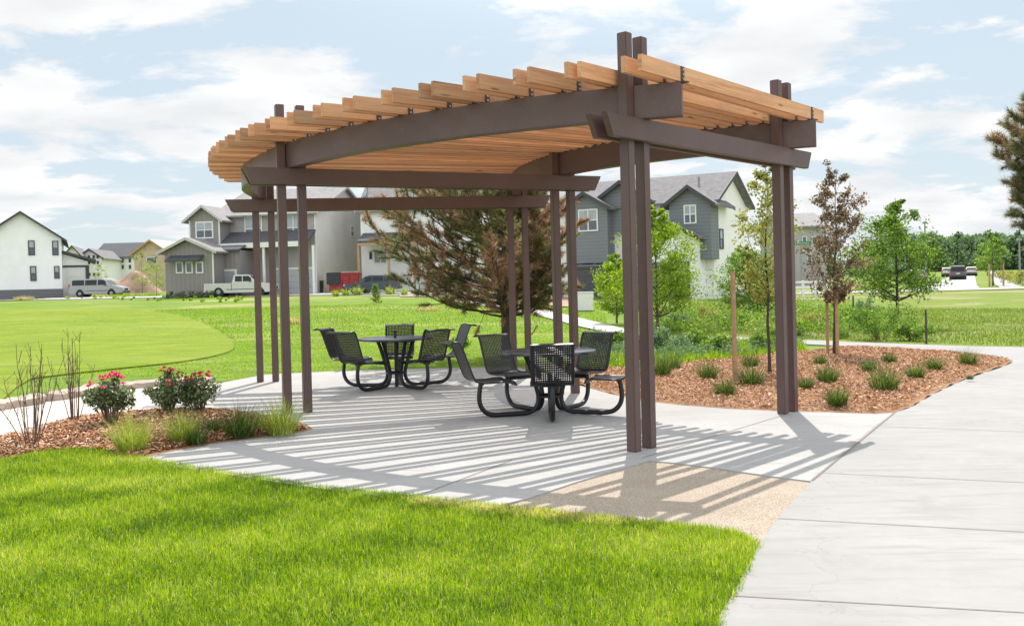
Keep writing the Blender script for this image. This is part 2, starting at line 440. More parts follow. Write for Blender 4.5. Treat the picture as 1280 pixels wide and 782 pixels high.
# ------------------------------------------------------------ ground, plaza, paths
def terrain():
    ys = [1.0]
    while ys[-1] < 900: ys.append(ys[-1] + max(.6, ys[-1]*.035))
    us = np.linspace(-1, 1, 81)
    vs = []
    rows = [-30.0] + ys
    for y in rows:
        w = max(60.0, abs(y)*1.6)
        for u in us:
            x = u*w
            z = gz(x, y) if y > 0 else gz(x, 1.0)
            vs.append((x, y, z - .03))
    n = len(us); fs = [(j*n + i, j*n + i + 1, (j + 1)*n + i + 1, (j + 1)*n + i) for j in range(len(rows) - 1) for i in range(n - 1)]
    m = MB(); m.add(vs, fs); o = m.build('ground', M['field'], fix=False, smooth=True)
    o['kind'] = 'structure'; return o
terrain()

A2 = lambda px, py: at(px, py).to_2d()
# ---- foreground lawn outline (photo places), closed far behind the camera
lawn_edge_px = [(0, 573), (60, 564), (110, 562), (165, 570), (230, 581), (300, 592), (380, 604), (450, 613), (520, 621), (580, 627),
                (640, 634), (700, 641), (760, 648), (820, 654), (880, 661), (922, 668), (941, 680), (936, 700), (918, 738), (898, 782)]
lawn_edge = [A2(*p) for p in lawn_edge_px]
lawn_edge = [Vector((-7.5, 10.9)), Vector((-5.6, 9.6))] + lawn_edge + [Vector((.87, 3.6)), Vector((.62, 1.2)), Vector((.55, -3))]
lawn_poly = [tuple(p) for p in smooth_line([(p[0], p[1], 0) for p in lawn_edge], 3)]
lawn_poly = [(p[0], p[1]) for p in lawn_poly] + [(-9, -3), (-9, 10)]
sheet('lawn', lawn_poly, -.02, M['lawn_soil'], cut=1.0)

# ---- plaza slab
slab_px = [(165, 573), (215, 563), (270, 553), (330, 545), (385, 536), (345, 528), (285, 518), (240, 514), (258, 500), (272, 479), (330, 468), (430, 463), (545, 460), (640, 458),
           (700, 470), (742, 484), (800, 498), (870, 506), (960, 512), (1040, 514), (1120, 514.5), (1070, 552), (1015, 601), (960, 594), (900, 585), (845, 578), (812, 575),
           (770, 587), (720, 602), (660, 622), (610, 634), (580, 630), (520, 624), (450, 616), (380, 607), (300, 595), (230, 584), (190, 577)]
slab = [A2(*p) for p in slab_px]
sheet('plaza', slab, 0.0, M['concrete'], thick=.12, cut=2.0)
# ---- sand beside the front post
sand_px = [(1015, 601), (960, 594), (900, 585), (845, 578), (812, 575), (770, 587), (720, 602), (660, 622), (600, 640), (680, 680), (800, 700), (905, 720), (935, 700), (962, 668)]
sheet('sand_patch', [A2(*p) for p in sand_px], -.012, M['sand'], cut=1.5)

# ---- wide path on the right
pathL = [A2(*p) for p in [(898, 782), (918, 740), (941, 695), (975, 645), (1015, 601), (1068, 552), (1120, 514.5), (1160, 494), (1205, 473), (1240, 460), (1262, 452.5)]]
pathL = [Vector((.62, 1.2)), Vector((.87, 3.6))] + pathL
pl = smooth_line([(p[0], p[1], 0) for p in pathL], 3)
tip = A2(1265, 452)
up_edge = [A2(*p) for p in [(1245, 445.5), (1200, 440.5), (1140, 436.5), (1060, 432.5), (1000, 429.5), (920, 426.5), (860, 425), (812, 424.5)]]
far_edge = [A2(*p) for p in [(812, 419), (860, 419.5), (920, 421), (1000, 424.5), (1060, 427), (1140, 430), (1220, 432.5), (1290, 434)]]
out = [(p[0], p[1]) for p in pl] + [tuple(tip)] + [tuple(p) for p in up_edge] + [tuple(p) for p in far_edge] + [(16, far_edge[-1][1] - 1.0), (17, 14), (11, 8), (7.5, 3), (7, 1.2)]
sheet('path', out, 0.004, M['path'], thick=.12, cut=3.0)
# joints across the path and the seam between path and plaza
def joint(name, a, b, w=.012, off=.008):
    a = Vector(a); b = Vector(b); d = (b - a).normalized(); nrm = Vector((-d.y, d.x))*w/2
    n = max(2, int((b - a).length/1.0)); pts = [a.lerp(b, i/n) for i in range(n + 1)]
    return strip(name, [p + nrm for p in pts], [p - nrm for p in pts], off, M['joint'])
jm = [((917, 745.5), (1290, 767)), ((991, 649.5), (1290, 666)), ((1035, 592), (1290, 604)), ((1092, 533), (1290, 540.5)), ((1190, 479.5), (1290, 482))]
for a, b in jm:
    a = A2(*a); b = A2(*b); joint('path_joint', a - (b - a).normalized()*.10, a + (b - a)*1.25, .009)
for i in range(6, 12): pass
seam = [Vector((p[0], p[1])) for p in pl if True]
s0 = A2(1120, 514.5); s1 = A2(1015, 601)
joint('path_seam', s1, s0, .02, .0085)
# joints in the plaza
for a, b in (((803, 572), (985, 517)), ((510, 624), (640, 575))):
    joint('plaza_joint', A2(*a), A2(*b), .009, .004)

# ---- far lawn: a mown green with a low lip, field beyond
green_px = [(-60, 388), (60, 384), (150, 384), (225, 394), (270, 412), (292, 430), (280, 441), (230, 451), (165, 458), (100, 465), (40, 472), (-60, 484)]
gp = smooth_line([(*A2(*p), 0) for p in green_px], 4, True)
sheet('mown_green', [(p[0], p[1]) for p in gp], .004, M['mown'], thick=.05, cut=4.0)

# rough field on the right beyond the narrow path
rf = [A2(*p) for p in [(812, 418.5), (900, 420), (1000, 424), (1140, 429), (1290, 433.5)]]
rf += [Vector((22, rf[-1][1] - 1)), Vector((60, 60))] + [A2(*p) for p in [(1290, 362), (1180, 362), (1060, 366), (960, 372), (860, 380), (800, 384)]]
sheet('rough_field', [tuple(p) for p in rf], -.012, M['rough_field'], cut=6.0)

# narrow path curling behind the plaza
strip('back_path', [A2(*p) for p in [(560, 371), (640, 380), (690, 389), (740, 401), (785, 412), (812, 419)]],
      [A2(*p) for p in [(560, 376), (632, 386), (680, 396), (725, 408), (775, 419), (812, 424.5)]], .012, M['farpath'])

# street in front of the houses and the road running away on the right
def poly_line(pts, n=12):
    out = []
    for a, b in zip(pts[:-1], pts[1:]):
        for i in range(n): out.append(Vector(a).lerp(Vector(b), i/n))
    out.append(Vector(pts[-1])); return out
near_l = [(-70, 98), (-38, 90), (-12, 81), (5, 74.5), (22, 71), (60, 70)]
far_l = [(-70, 106), (-38, 97), (-12, 88), (5, 80), (22, 76), (60, 75)]
strip('street', poly_line(near_l), poly_line(far_l), .03, M['asphalt'])
strip('sidewalk', poly_line([(-12, 75.5), (5, 70.5), (20, 68)]), poly_line([(-12, 77), (5, 72), (20, 69.5)]), .035, M['farpath'])
roadA = [Vector((31.5, 75.5)), Vector((63, 150)), Vector((128, 300))]
strip('road', [Vector((31.0, 75.1)), Vector((38.2, 88)), Vector((68.2, 150)), Vector((140, 300))],
      [Vector((36.6, 75.1)), Vector((42.6, 88)), Vector((72.4, 150)), Vector((144.5, 300))], .03, M['asphalt'])
strip('sidewalk', [Vector((38.2, 75.1)), Vector((44.3, 88)), Vector((75.0, 150)), Vector((148.5, 300))],
      [Vector((39.9, 75.1)), Vector((46.0, 88)), Vector((76.5, 150)), Vector((150.5, 300))], .035, M['farpath'])

# ------------------------------------------------------------ mulch beds and flagstone edge
def bed(name, px, chips, size, seed, dens_off=.0, mound=.05):
    P = [(p[0], p[1]) for p in smooth_line([(*A2(*q), 0) for q in px], 3, True)]
    cx = sum(p[0] for p in P)/len(P); cy_ = sum(p[1] for p in P)/len(P)
    n_ = len(P); ar = sum(P[i][0]*P[(i+1) % n_][1] - P[(i+1) % n_][0]*P[i][1] for i in range(n_)); sg = 1 if ar > 0 else -1
    PX = []
    for i in range(n_):
        a = Vector(P[i-1]); b = Vector(P[(i+1) % n_]); d = (b - a).normalized(); PX.append((P[i][0] + sg*d.y*.06, P[i][1] - sg*d.x*.06))
    def dz(x, y):
        e = max(0, min(hypot(x - p[0], y - p[1]) for p in PX) - .07)
        return mound*min(1, e/.5) + .012*sin(x*4.1)*cos(y*3.7)*min(1, e/.3)
    sheet(name, PX, .002, M['mulch_soil'], cut=.35, dz=dz)
    rng = np.random.default_rng(seed)
    x, y = scatter(P, chips, rng); PP = np.array(P)
    e = np.min(np.hypot(x[:, None] - PP[None, :, 0], y[:, None] - PP[None, :, 1]), 1)
    z = ground(x, y) + .016 + mound*np.minimum(1, e/.5) + .012*np.sin(x*4.1)*np.cos(y*3.7)*np.minimum(1, e/.3) + rng.uniform(-.006, .02, len(x))
    n = len(x); L = rng.uniform(.45, 1.25, n)*size; W = L*rng.uniform(.16, .42, n)
    a = rng.uniform(0, 2*pi, n); tl = rng.normal(0, .33, n); rl = rng.normal(0, .45, n)
    u = np.stack([np.cos(a)*np.cos(tl), np.sin(a)*np.cos(tl), np.sin(tl)], 1)
    w = np.stack([-np.sin(a)*np.cos(rl), np.cos(a)*np.cos(rl), np.sin(rl)], 1)
    c = np.stack([x, y, z], 1); U = u*L[:, None]/2; Wv = w*W[:, None]/2
    v = np.stack([c - U - Wv*.6, c + U*.8 - Wv, c + U + Wv*.5, c - U*.9 + Wv], 1).reshape(-1, 3)
    o = raw('wood_chips', v, 4, M['chips']); return o, P
right_px = [(700, 471), (742, 484.5), (800, 498.5), (870, 506.5), (960, 512), (1040, 514), (1115, 514.5), (1160, 493), (1205, 472.5), (1262, 452.3), (1238, 446), (1200, 441.5), (1140, 437.5), (1070, 434),
            (1010, 440), (930, 447), (860, 454), (790, 460), (730, 463)]
o, RBED = bed('mulch_bed', right_px, 60000, .046, 3)
tag(o, 'orange brown wood chips spread over the large bed between plaza and curving path', 'mulch', kind='stuff')
left_px = [(-60, 585), (0, 573), (60, 564), (110, 562), (165, 571), (215, 562), (270, 552.5), (330, 544.5), (384, 536), (350, 526), (290, 515), (240, 512), (180, 515), (110, 521), (60, 532), (0, 548), (-60, 560)]
o, LBED = bed('mulch_bed', left_px, 36000, .05, 4)
tag(o, 'weathered wood chips covering the rose bed left of the plaza', 'mulch', kind='stuff')

# sandstone walk and edge behind the left bed
fl_px = [(-60, 560), (0, 549), (60, 533), (110, 522), (180, 516), (240, 512.5), (268, 510), (262, 498), (270, 479), (210, 481), (150, 487), (110, 491), (60, 502), (0, 514), (-60, 527)]
sheet('stone_walk', [A2(*p) for p in fl_px], .01, M['stone'], thick=.15, cut=1.5)
def flag(px0, px1, h, seed, label):
    """long low sandstone block lying along the walk"""
    a = A2(*px0); b = A2(*px1); d = b - a; L = d.length; rng = random.Random(seed)
    m = MB(); n = 9; dep = .34
    top = []; 
    for i in range(n):
        t = i/(n - 1); p = a + d*t; nn = Vector((-d.y, d.x)).normalized()
        w = dep*(.8 + .35*rng.random()) * (1 if 0 < i < n - 1 else .45)
        hh = h*(.85 + .3*rng.random())
        z = gz(p.x, p.y)
        q = [p - nn*w/2, p + nn*w/2]
        top.append([(q[0].x, q[0].y, z - .05), (q[0].x + .01, q[0].y + .02, z + hh*.8), (q[1].x, q[1].y - .02, z + hh), (q[1].x, q[1].y, z - .05)])
    vs = [v for r in top for v in r]
    fs = [(4*i + k, 4*i + k + 1, 4*i + k + 5, 4*i + k + 4) for i in range(n - 1) for k in range(3)] + [(0, 1, 2, 3), (4*n - 1, 4*n - 2, 4*n - 3, 4*n - 4)]
    m.add(vs, fs); o = m.build('edging_stone', M['rock'], bevel=.012)
    tag(o, label, 'edging stone', 'sandstone edging blocks along the walk'); return o
flag((-20, 515), (52, 503), .13, 1, 'long buff edging stone at the left frame edge behind bare twigs')
flag((60, 502), (128, 489), .12, 2, 'buff edging stone behind the taller bare shrub')
flag((140, 488), (200, 482), .11, 3, 'buff edging stone behind the gap between the two rose bushes')
flag((206, 481), (268, 478), .09, 4, 'buff edging stone behind the red rose bush nearest the plaza')
flag((30, 548), (100, 530), .06, 5, 'thin flat edging stone between walk and wood chips')

# ------------------------------------------------------------ grass
def blades(name, x, y, z, h, w, seed, mat, tint=None, lean=.45, parent=None):
    """each blade: two quads bent over, tapering to a tip"""
    rng = np.random.default_rng(seed); n = len(x)
    h = h*rng.uniform(.55, 1.25, n); w = w*rng.uniform(.7, 1.3, n)
    a = rng.uniform(0, 2*pi, n); ld = rng.uniform(0, 2*pi, n); le = np.abs(rng.normal(0, lean, n))
    c = np.stack([x, y, z], 1); s = np.stack([np.cos(a), np.sin(a), np.zeros(n)], 1)*w[:, None]/2
    dirn = np.stack([np.cos(ld)*np.sin(le), np.sin(ld)*np.sin(le), np.cos(le)], 1)
    mid = c + dirn*h[:, None]*.55
    dir2 = np.stack([np.cos(ld)*np.sin(le*2), np.sin(ld)*np.sin(le*2), np.cos(np.minimum(le*2, 1.7))], 1)
    tip = mid + dir2*h[:, None]*.45
    q1 = np.stack([c - s, c + s, mid + s*.8, mid - s*.8], 1)
    q2 = np.stack([mid - s*.8, mid + s*.8, tip + s*.1, tip - s*.1], 1)
    v = np.concatenate([q1, q2], 1).reshape(-1, 3)
    at_ = None
    if tint is not None: at_ = np.repeat(tint, 2)
    return raw(name, v, 4, mat, parent, at_)

def fbm(x, y, seed, base=1.0, octs=4):
    rng = np.random.default_rng(seed); r = np.zeros(len(x)); amp = 1
    for o in range(octs):
        for k in range(3):
            a = rng.uniform(0, 2*pi); ph = rng.uniform(0, 6.28); f = base*2**o*rng.uniform(.7, 1.3)
            r += amp*np.sin((x*cos(a) + y*sin(a))*f + ph)
        amp *= .6
    return r/6.0

rng = np.random.default_rng(21)
view = [(p[0], p[1]) for p in lawn_poly]
x, y = scatter([(-6.5, 3.4), (1.6, 3.4), (1.6, 11), (-7.5, 11)], 1500000, rng)
k = inside(view, x, y) & (x > -.58*y - .4) & (y > 3.9)
x, y = x[k], y[k]
keep = rng.random(len(x)) < np.clip(1.55 - y/9.0, .35, 1)
x, y = x[keep], y[keep]
nx = fbm(x, y, 5, 1.6); n2 = fbm(x, y, 8, 6.0)
t = np.clip(0.48 + .38*nx + .34*n2 + rng.normal(0, .28, len(x)), 0, .97)
# straw coloured strip where the lawn meets sand and plaza
d = np.min(np.stack([np.hypot(x - p[0], y - p[1]) for p in smooth_line([(*A2(*q), 0) for q in [(540, 626), (580, 630), (640, 637), (700, 643), (760, 649)]], 6)]), 0)
dry = (rng.random(len(x)) < np.clip(.85 - d/.28, 0, .8)); t[dry] = rng.uniform(.95, 1, dry.sum())
p0 = A2(170, 607); d2 = np.hypot((x - p0.x)/.55, (y - p0.y)/.35); dry2 = rng.random(len(x)) < np.clip(.4 - d2*.35, 0, .4); t[dry2] = rng.uniform(.9, 1, dry2.sum())
hgt = .050*(1 + .22*fbm(x, y, 9, 2.4) + .12*n2)
E_ = np.array([(p[0], p[1]) for p in smooth_line([(q[0], q[1], 0) for q in lawn_edge], 12)]); ei = rng.integers(0, len(E_), 6500)
ex = E_[ei, 0] + rng.normal(0, .017, 6500); ey = E_[ei, 1] + rng.normal(0, .017, 6500); kk = (ey > 3.9) & (ex > -.58*ey - .4); ex, ey = ex[kk], ey[kk]
x = np.concatenate([x, ex]); y = np.concatenate([y, ey]); t = np.concatenate([t, rng.uniform(.15, .98, len(ex))]); hgt = np.concatenate([hgt, np.full(len(ex), .05)])
o = blades('grass', x, y, ground(x, y) - .008 + .022*fbm(x, y, 15, 2.2), hgt, .0038, 31, M['blade'], t, .8)
tag(o, 'bright green lawn grass filling the foreground', 'grass', kind='stuff')

# field grass behind the plaza, coarser with distance
def far_grass(name, poly, n, h, w, seed, mat, label, tint=(.25, .85), lean=.4):
    rng = np.random.default_rng(seed); x, y = scatter(poly, n, rng)
    t = np.clip(rng.uniform(tint[0], tint[1], len(x)) + .12*fbm(x, y, seed, .5), 0, 1)
    o = blades(name, x, y, ground(x, y) - .03, h*(1 + .4*fbm(x, y, seed + 1, .8)), w, seed, mat, t, lean)
    return tag(o, label, 'grass', kind='stuff')
edge = [(-12.5, 20), (-9.5, 18.3), (-6.2, 17.6), (-4.6, 18.6), (-2, 18.7), (1.2, 19), (2.6, 20.8), (-4, 21), (-5, 34), (-20, 34)]
far_grass('grass', [(-14, 21.5), (-8.3, 18.2), (-4.6, 17.0), (-1.5, 19.0), (1.0, 19.0), (1.9, 21.0), (3.0, 31), (-15, 31)], 60000, .032, .011, 41, M['blade'], 'short field grass directly behind the plaza', (.2, .8))
far_grass('grass', [(p[0], p[1]) for p in gp if True], 60000, .022, .014, 46, M['blade'], 'close mown bright turf of the rounded green at left', (.30, .82), .5)
far_grass('grass', [(-17, 30), (3.0, 30), (5.5, 58), (-34, 58)], 60000, .045, .030, 47, M['blade'], 'coarse field grass between the plaza and the parked vehicles', (.1, .72))
rpoly = [tuple(A2(*p)) for p in [(812, 417), (900, 419.5), (1000, 423), (1140, 428.5), (1288, 432), (1288, 385), (1000, 385), (812, 392)]]
far_grass('grass', rpoly, 36000, .085, .02, 43, M['meadow_blade'], 'rough half dry meadow grass right of the plaza beyond the narrow path', (.0, .9))
gpoly = [tuple(A2(*p)) for p in [(722, 462), (800, 458), (900, 449), (1010, 438), (1000, 430), (860, 426), (812, 426), (760, 424), (728, 425), (716, 448)]]
far_grass('ground_cover', gpoly, 20000, .16, .018, 44, M['leaf_bright'], 'tall green ground cover between mulch bed and narrow path', (0, 1), .5)

def cover(name, px, n, size, h, mat, seed, label, clumps=260):
    rng = np.random.default_rng(seed); P = [tuple(A2(*q)) for q in px]; x, y = scatter(P, clumps, rng)
    hh = h*rng.uniform(.3, 1.2, len(x))*np.clip(1 + .6*fbm(x, y, seed, .9), .3, 1.8); c = np.stack([x, y, ground(x, y) + hh*.45], 1)
    idx = rng.integers(0, len(x), n); g = rng.normal(0, 1, (n, 3)); g /= np.linalg.norm(g, axis=1)[:, None]
    q = c[idx] + g*(rng.random(n)**.4*hh[idx])[:, None]*np.array([.75, .75, .55])
    u = rng.normal(0, 1, (n, 3)); u /= np.linalg.norm(u, axis=1)[:, None]; t = rng.normal(0, 1, (n, 3)); w = np.cross(u, t); w /= np.linalg.norm(w, axis=1)[:, None]
    L = size*rng.uniform(.5, 1.3, n); U = u*L[:, None]/2; W = w*(L*.45)[:, None]/2
    return tag(raw(name, np.stack([q - U, q - W, q + U, q + W], 1).reshape(-1, 3), 4, M[mat]), label, 'ground cover', kind='stuff')
cover('ground_cover', [(812, 416), (900, 419), (1000, 422), (1120, 427), (1135, 412), (1100, 392), (1000, 388), (900, 386), (830, 392)], 46000, .085, .62, 'leaf_green', 801, 'tangle of wild green plants beyond the narrow path below the young trees', 240)
cover('ground_cover', [(815, 415), (900, 418), (1000, 420), (1050, 405), (1000, 380), (900, 378), (830, 384)], 14000, .08, .45, 'leaf_yellow', 802, 'pale flowering weeds scattered among the wild plants beyond the narrow path', 110)
cover('ground_cover', [(722, 458), (800, 455), (900, 447), (1005, 437), (1000, 430.5), (860, 427), (812, 427), (760, 424), (728, 425)], 24000, .055, .26, 'leaf_grey', 803, 'leafy grey green ground cover along the back of the right mulch bed', 300)
cover('ground_cover', [(-20, 376), (120, 374), (240, 378), (330, 380), (320, 372), (160, 369), (-20, 371)], 9000, .12, .28, 'leaf_bright', 804, 'patchy weeds along the crest of the far lawn before the parked van', 90)

def tuft(name, pos, r, h, n, w, mat, seed, label, cat='ornamental grass', group='ornamental grass tufts in the mulch beds'):
    rng = np.random.default_rng(seed)
    a = rng.uniform(0, 2*pi, n); q = np.sqrt(rng.random(n))*r*.38
    x = np.cos(a)*q; y = np.sin(a)*q
    hh = h*rng.uniform(.6, 1.15, n); le = np.abs(rng.normal(.06 + q/(r*.38)*.42, .13, n)); ld = a + rng.normal(0, .5, n)
    c = np.stack([x, y, np.zeros(n) - .01], 1); sa = ld + pi/2 + rng.normal(0, .4, n)
    s = np.stack([np.cos(sa), np.sin(sa), np.zeros(n)], 1)*w/2
    P = [c]; cur = c
    for j in range(3):
        l2 = le*(1 + j*.75)
        d = np.stack([np.cos(ld)*np.sin(l2), np.sin(ld)*np.sin(l2), np.cos(np.minimum(l2, 2.0))], 1)
        cur = cur + d*(hh/3)[:, None]; P.append(cur)
    ws = [1, .8, .5, .08]; v = []
    for j in range(3): v.append(np.stack([P[j] - s*ws[j], P[j] + s*ws[j], P[j+1] + s*ws[j+1], P[j+1] - s*ws[j+1]], 1))
    v = np.concatenate(v, 1).reshape(-1, 3)
    o = raw(name, v, 4, mat); o.location = pos
    return tag(o, label, cat, group)

def at_bed(px, py, up=.045): return at(px, py, up) 
S = [  # photo place of the root, height in px
 (826, 469, 25, 'dark green tuft closest behind the near post pair'), (841, 461, 16, 'small tuft at the bed corner next to tall ground cover'),
 (885, 473, 19, 'tuft in the mulch left of the thick wooden stake'), (907, 495, 20, 'light green tuft nearest the plaza edge, in front of the wooden stake'),
 (939, 482, 25, 'dense dark tuft just right of the wooden stake'), (938, 459, 16, 'tuft behind the dense dark one by the wooden stake'),
 (1025, 456, 11, 'small tuft in the mulch left of the purple leaved tree'), (1034, 478, 21, 'round tuft right of the far post pair'),
 (1047, 506, 21, 'tuft nearest the plaza edge, right of the far post pair'), (1086, 464, 13, 'low dark tuft below the purple leaved tree'),
 (1105, 487, 29, 'largest dark green tuft in the middle of the right bed'), (1112, 454, 12, 'small tuft close to the narrow path'),
 (1145, 473, 17, 'tuft right of the largest one in the right bed'), (1168, 463, 16, 'wide light tuft second from the tip of the right bed'),
 (1210, 456, 17, 'last tuft near the pointed tip of the right bed'), (1008, 486, 12, 'sparse pale tuft partly behind the far post pair'),
 (1212, 473, 5, 'flat green sprout at the path edge of the right bed')]
for i, (px, py, hp, lab) in enumerate(S):
    p = at_bed(px, py); d = p.y; h = hp/F*d*1.15
    h *= 1.2; tuft('grass_tuft', p, max(h*.95, .12), h, int(380 if h > .12 else 150), .006, M['tuft'], 100 + i, lab)
S2 = [(165, 562, 42, 'yellow green feathery tuft in front of the left rose bush', 'tuft_yellow', 520), (228, 551, 36, 'pale green feathery tuft in front of the right rose bush', 'tuft_yellow', 480),
      (246, 553, 24, 'short green tuft touching the pale feathery one', 'tuft', 260), (266, 540, 19, 'low round dark green tuft in the middle of the left bed', 'tuft', 300), (300, 544, 38, 'tall green feathery tuft left of the bed tip', 'tuft', 520),
      (322, 537, 24, 'thin straw tinged tuft behind the tall feathery ones', 'tuft_yellow', 160), (352, 541, 40, 'bright green upright tuft at the tip of the left bed', 'tuft_yellow', 480)]
for i, (px, py, hp, lab, mt, n) in enumerate(S2):
    p = at_bed(px, py, .03); h = hp/F*p.y*1.25
    tuft('grass_tuft', p, h*.85, h, n, .005, M[mt], 200 + i, lab)

# ------------------------------------------------------------ leaves on twigs: trees and shrubs
def leaves(cx, r, n, size, rng, asp=.5, flat=.7):
    """n leaf rhombs round each clump centre; cx (m,3), r (m,)"""
    m = len(cx); idx = rng.integers(0, m, n)
    g = rng.normal(0, 1, (n, 3)); g /= np.linalg.norm(g, axis=1)[:, None]; rad = rng.random(n)**.45
    c = cx[idx] + g*(rad*r[idx])[:, None]*np.array([1, 1, flat])
    u = rng.normal(0, 1, (n, 3)); u /= np.linalg.norm(u, axis=1)[:, None]
    t = rng.normal(0, 1, (n, 3)); w = np.cross(u, t); w /= np.linalg.norm(w, axis=1)[:, None]
    L = size*rng.uniform(.6, 1.35, n); U = u*L[:, None]/2; W = w*(L*asp)[:, None]/2
    return np.stack([c - U, c - W - U*.1, c + U, c + W - U*.1], 1).reshape(-1, 3)

def skeleton(rng, h, trunk_h, prof, limbs, r0, bend=.06, up=.8, multi=1, sub=3):
    """trunk and limbs inside a crown profile; returns mesh builder and clump points"""
    m = MB(); clumps = []; crown = lambda t: np.interp(t, [p[0] for p in prof], [p[1] for p in prof])
    for s in range(multi):
        pts = []; rr = []; ang = rng.uniform(0, 2*pi); sp = (.05 + .12*rng.random())*h if multi > 1 else 0
        n = 9
        for i in range(n):
            t = i/(n - 1); z = t*h*.96
            pts.append(Vector((cos(ang)*sp*t + rng.normal(0, bend)*h*.12*t, sin(ang)*sp*t + rng.normal(0, bend)*h*.12*t, z)))
            rr.append(r0*(1 - .88*t)*(1.25 if i == 0 else 1))
        sm = smooth_line(pts, 2); rs = np.interp(np.linspace(0, 1, len(sm)), np.linspace(0, 1, n), rr)
        m.tube(sm, [float(a) for a in rs], 7)
        def trunk_at(z):
            t = min(max(z/(h*.96), 0), 1)*(len(sm) - 1); i = int(min(t, len(sm) - 2)); return sm[i].lerp(sm[i+1], t - i), float(np.interp(t, range(len(sm)), rs))
        for j in range(limbs):
            z = trunk_h + (h*.93 - trunk_h)*((j + rng.random())/limbs)
            t = (z - trunk_h)/(h - trunk_h); a = j*2.4 + rng.normal(0, .4)
            R = float(crown(min(1, t + .12)))*rng.uniform(.72, 1.12)
            st, tr = trunk_at(max(z - up*R*.6, trunk_h*.85))
            end = Vector((cos(a)*R, sin(a)*R, 0)) + Vector((st.x, st.y, st.z + up*R*rng.uniform(.6, 1.1)))
            if end.z > h: end.z = h
            mid = st.lerp(end, .5) + Vector((rng.normal(0, .06), rng.normal(0, .06), -.08*R))
            lp = smooth_line([st, mid, end], 3); lr = [max(.004, tr*.5*(1 - .85*k/(len(lp) - 1))) for k in range(len(lp))]
            m.tube(lp, lr, 5)
            for k in range(sub):
                f = rng.uniform(.35, 1.0); b = st.lerp(end, f)
                dv = Vector((rng.normal(0, 1), rng.normal(0, 1), rng.normal(.35, .6))).normalized()*R*rng.uniform(.2, .42)
                e2 = b + dv; m.tube([b, b.lerp(e2, .5) + Vector((0, 0, .02)), e2], [max(.003, tr*.18), max(.0025, tr*.12), .002], 4)
                clumps.append((e2, R)); clumps.append((b, R*.8))
            clumps.append((end, R))
    return m, clumps

def tree(name, pos, h, trunk_h, prof, limbs, r0, nleaf, leaf, mat, seed, label, cat, group=None, bark='bark', clump=.30, asp=.55, up=.8, multi=1, sub=3, flat=.8, lean=(0, 0), stray=.0):
    rng = np.random.default_rng(seed)
    root = empty(name, pos); root.rotation_euler = (lean[0], lean[1], rng.uniform(0, .01))
    tag(root, label, cat, group)
    m, cl = skeleton(rng, h, trunk_h, prof, limbs, r0, multi=multi, up=up, sub=sub)
    m.build('trunk', M[bark], root, smooth=True, fix=False)
    c = np.array([tuple(p) for p, _ in cl]); r = np.array([max(.05, q*clump*rng.uniform(.6, 1.35)) for _, q in cl])
    w = rng.random(len(c)) > .10; c, r = c[w], r[w]
    raw('crown', leaves(c, r, nleaf, leaf, rng, asp, flat), 4, M[mat], root)
    return root

def needles(cx, dirs, n_per, length, rng, width=.008, spread=.75):
    m = len(cx); n = m*n_per; idx = np.repeat(np.arange(m), n_per)
    d = dirs[idx] + rng.normal(0, spread, (n, 3)); d /= np.linalg.norm(d, axis=1)[:, None]
    base = cx[idx] + dirs[idx]*rng.uniform(-.12, .06, n)[:, None]
    t = rng.normal(0, 1, (n, 3)); w = np.cross(d, t); w /= np.linalg.norm(w, axis=1)[:, None]
    L = length*rng.uniform(.6, 1.2, n)
    return np.stack([base - w*width/2, base + w*width/2, base + d*L[:, None]], 1).reshape(-1, 3)

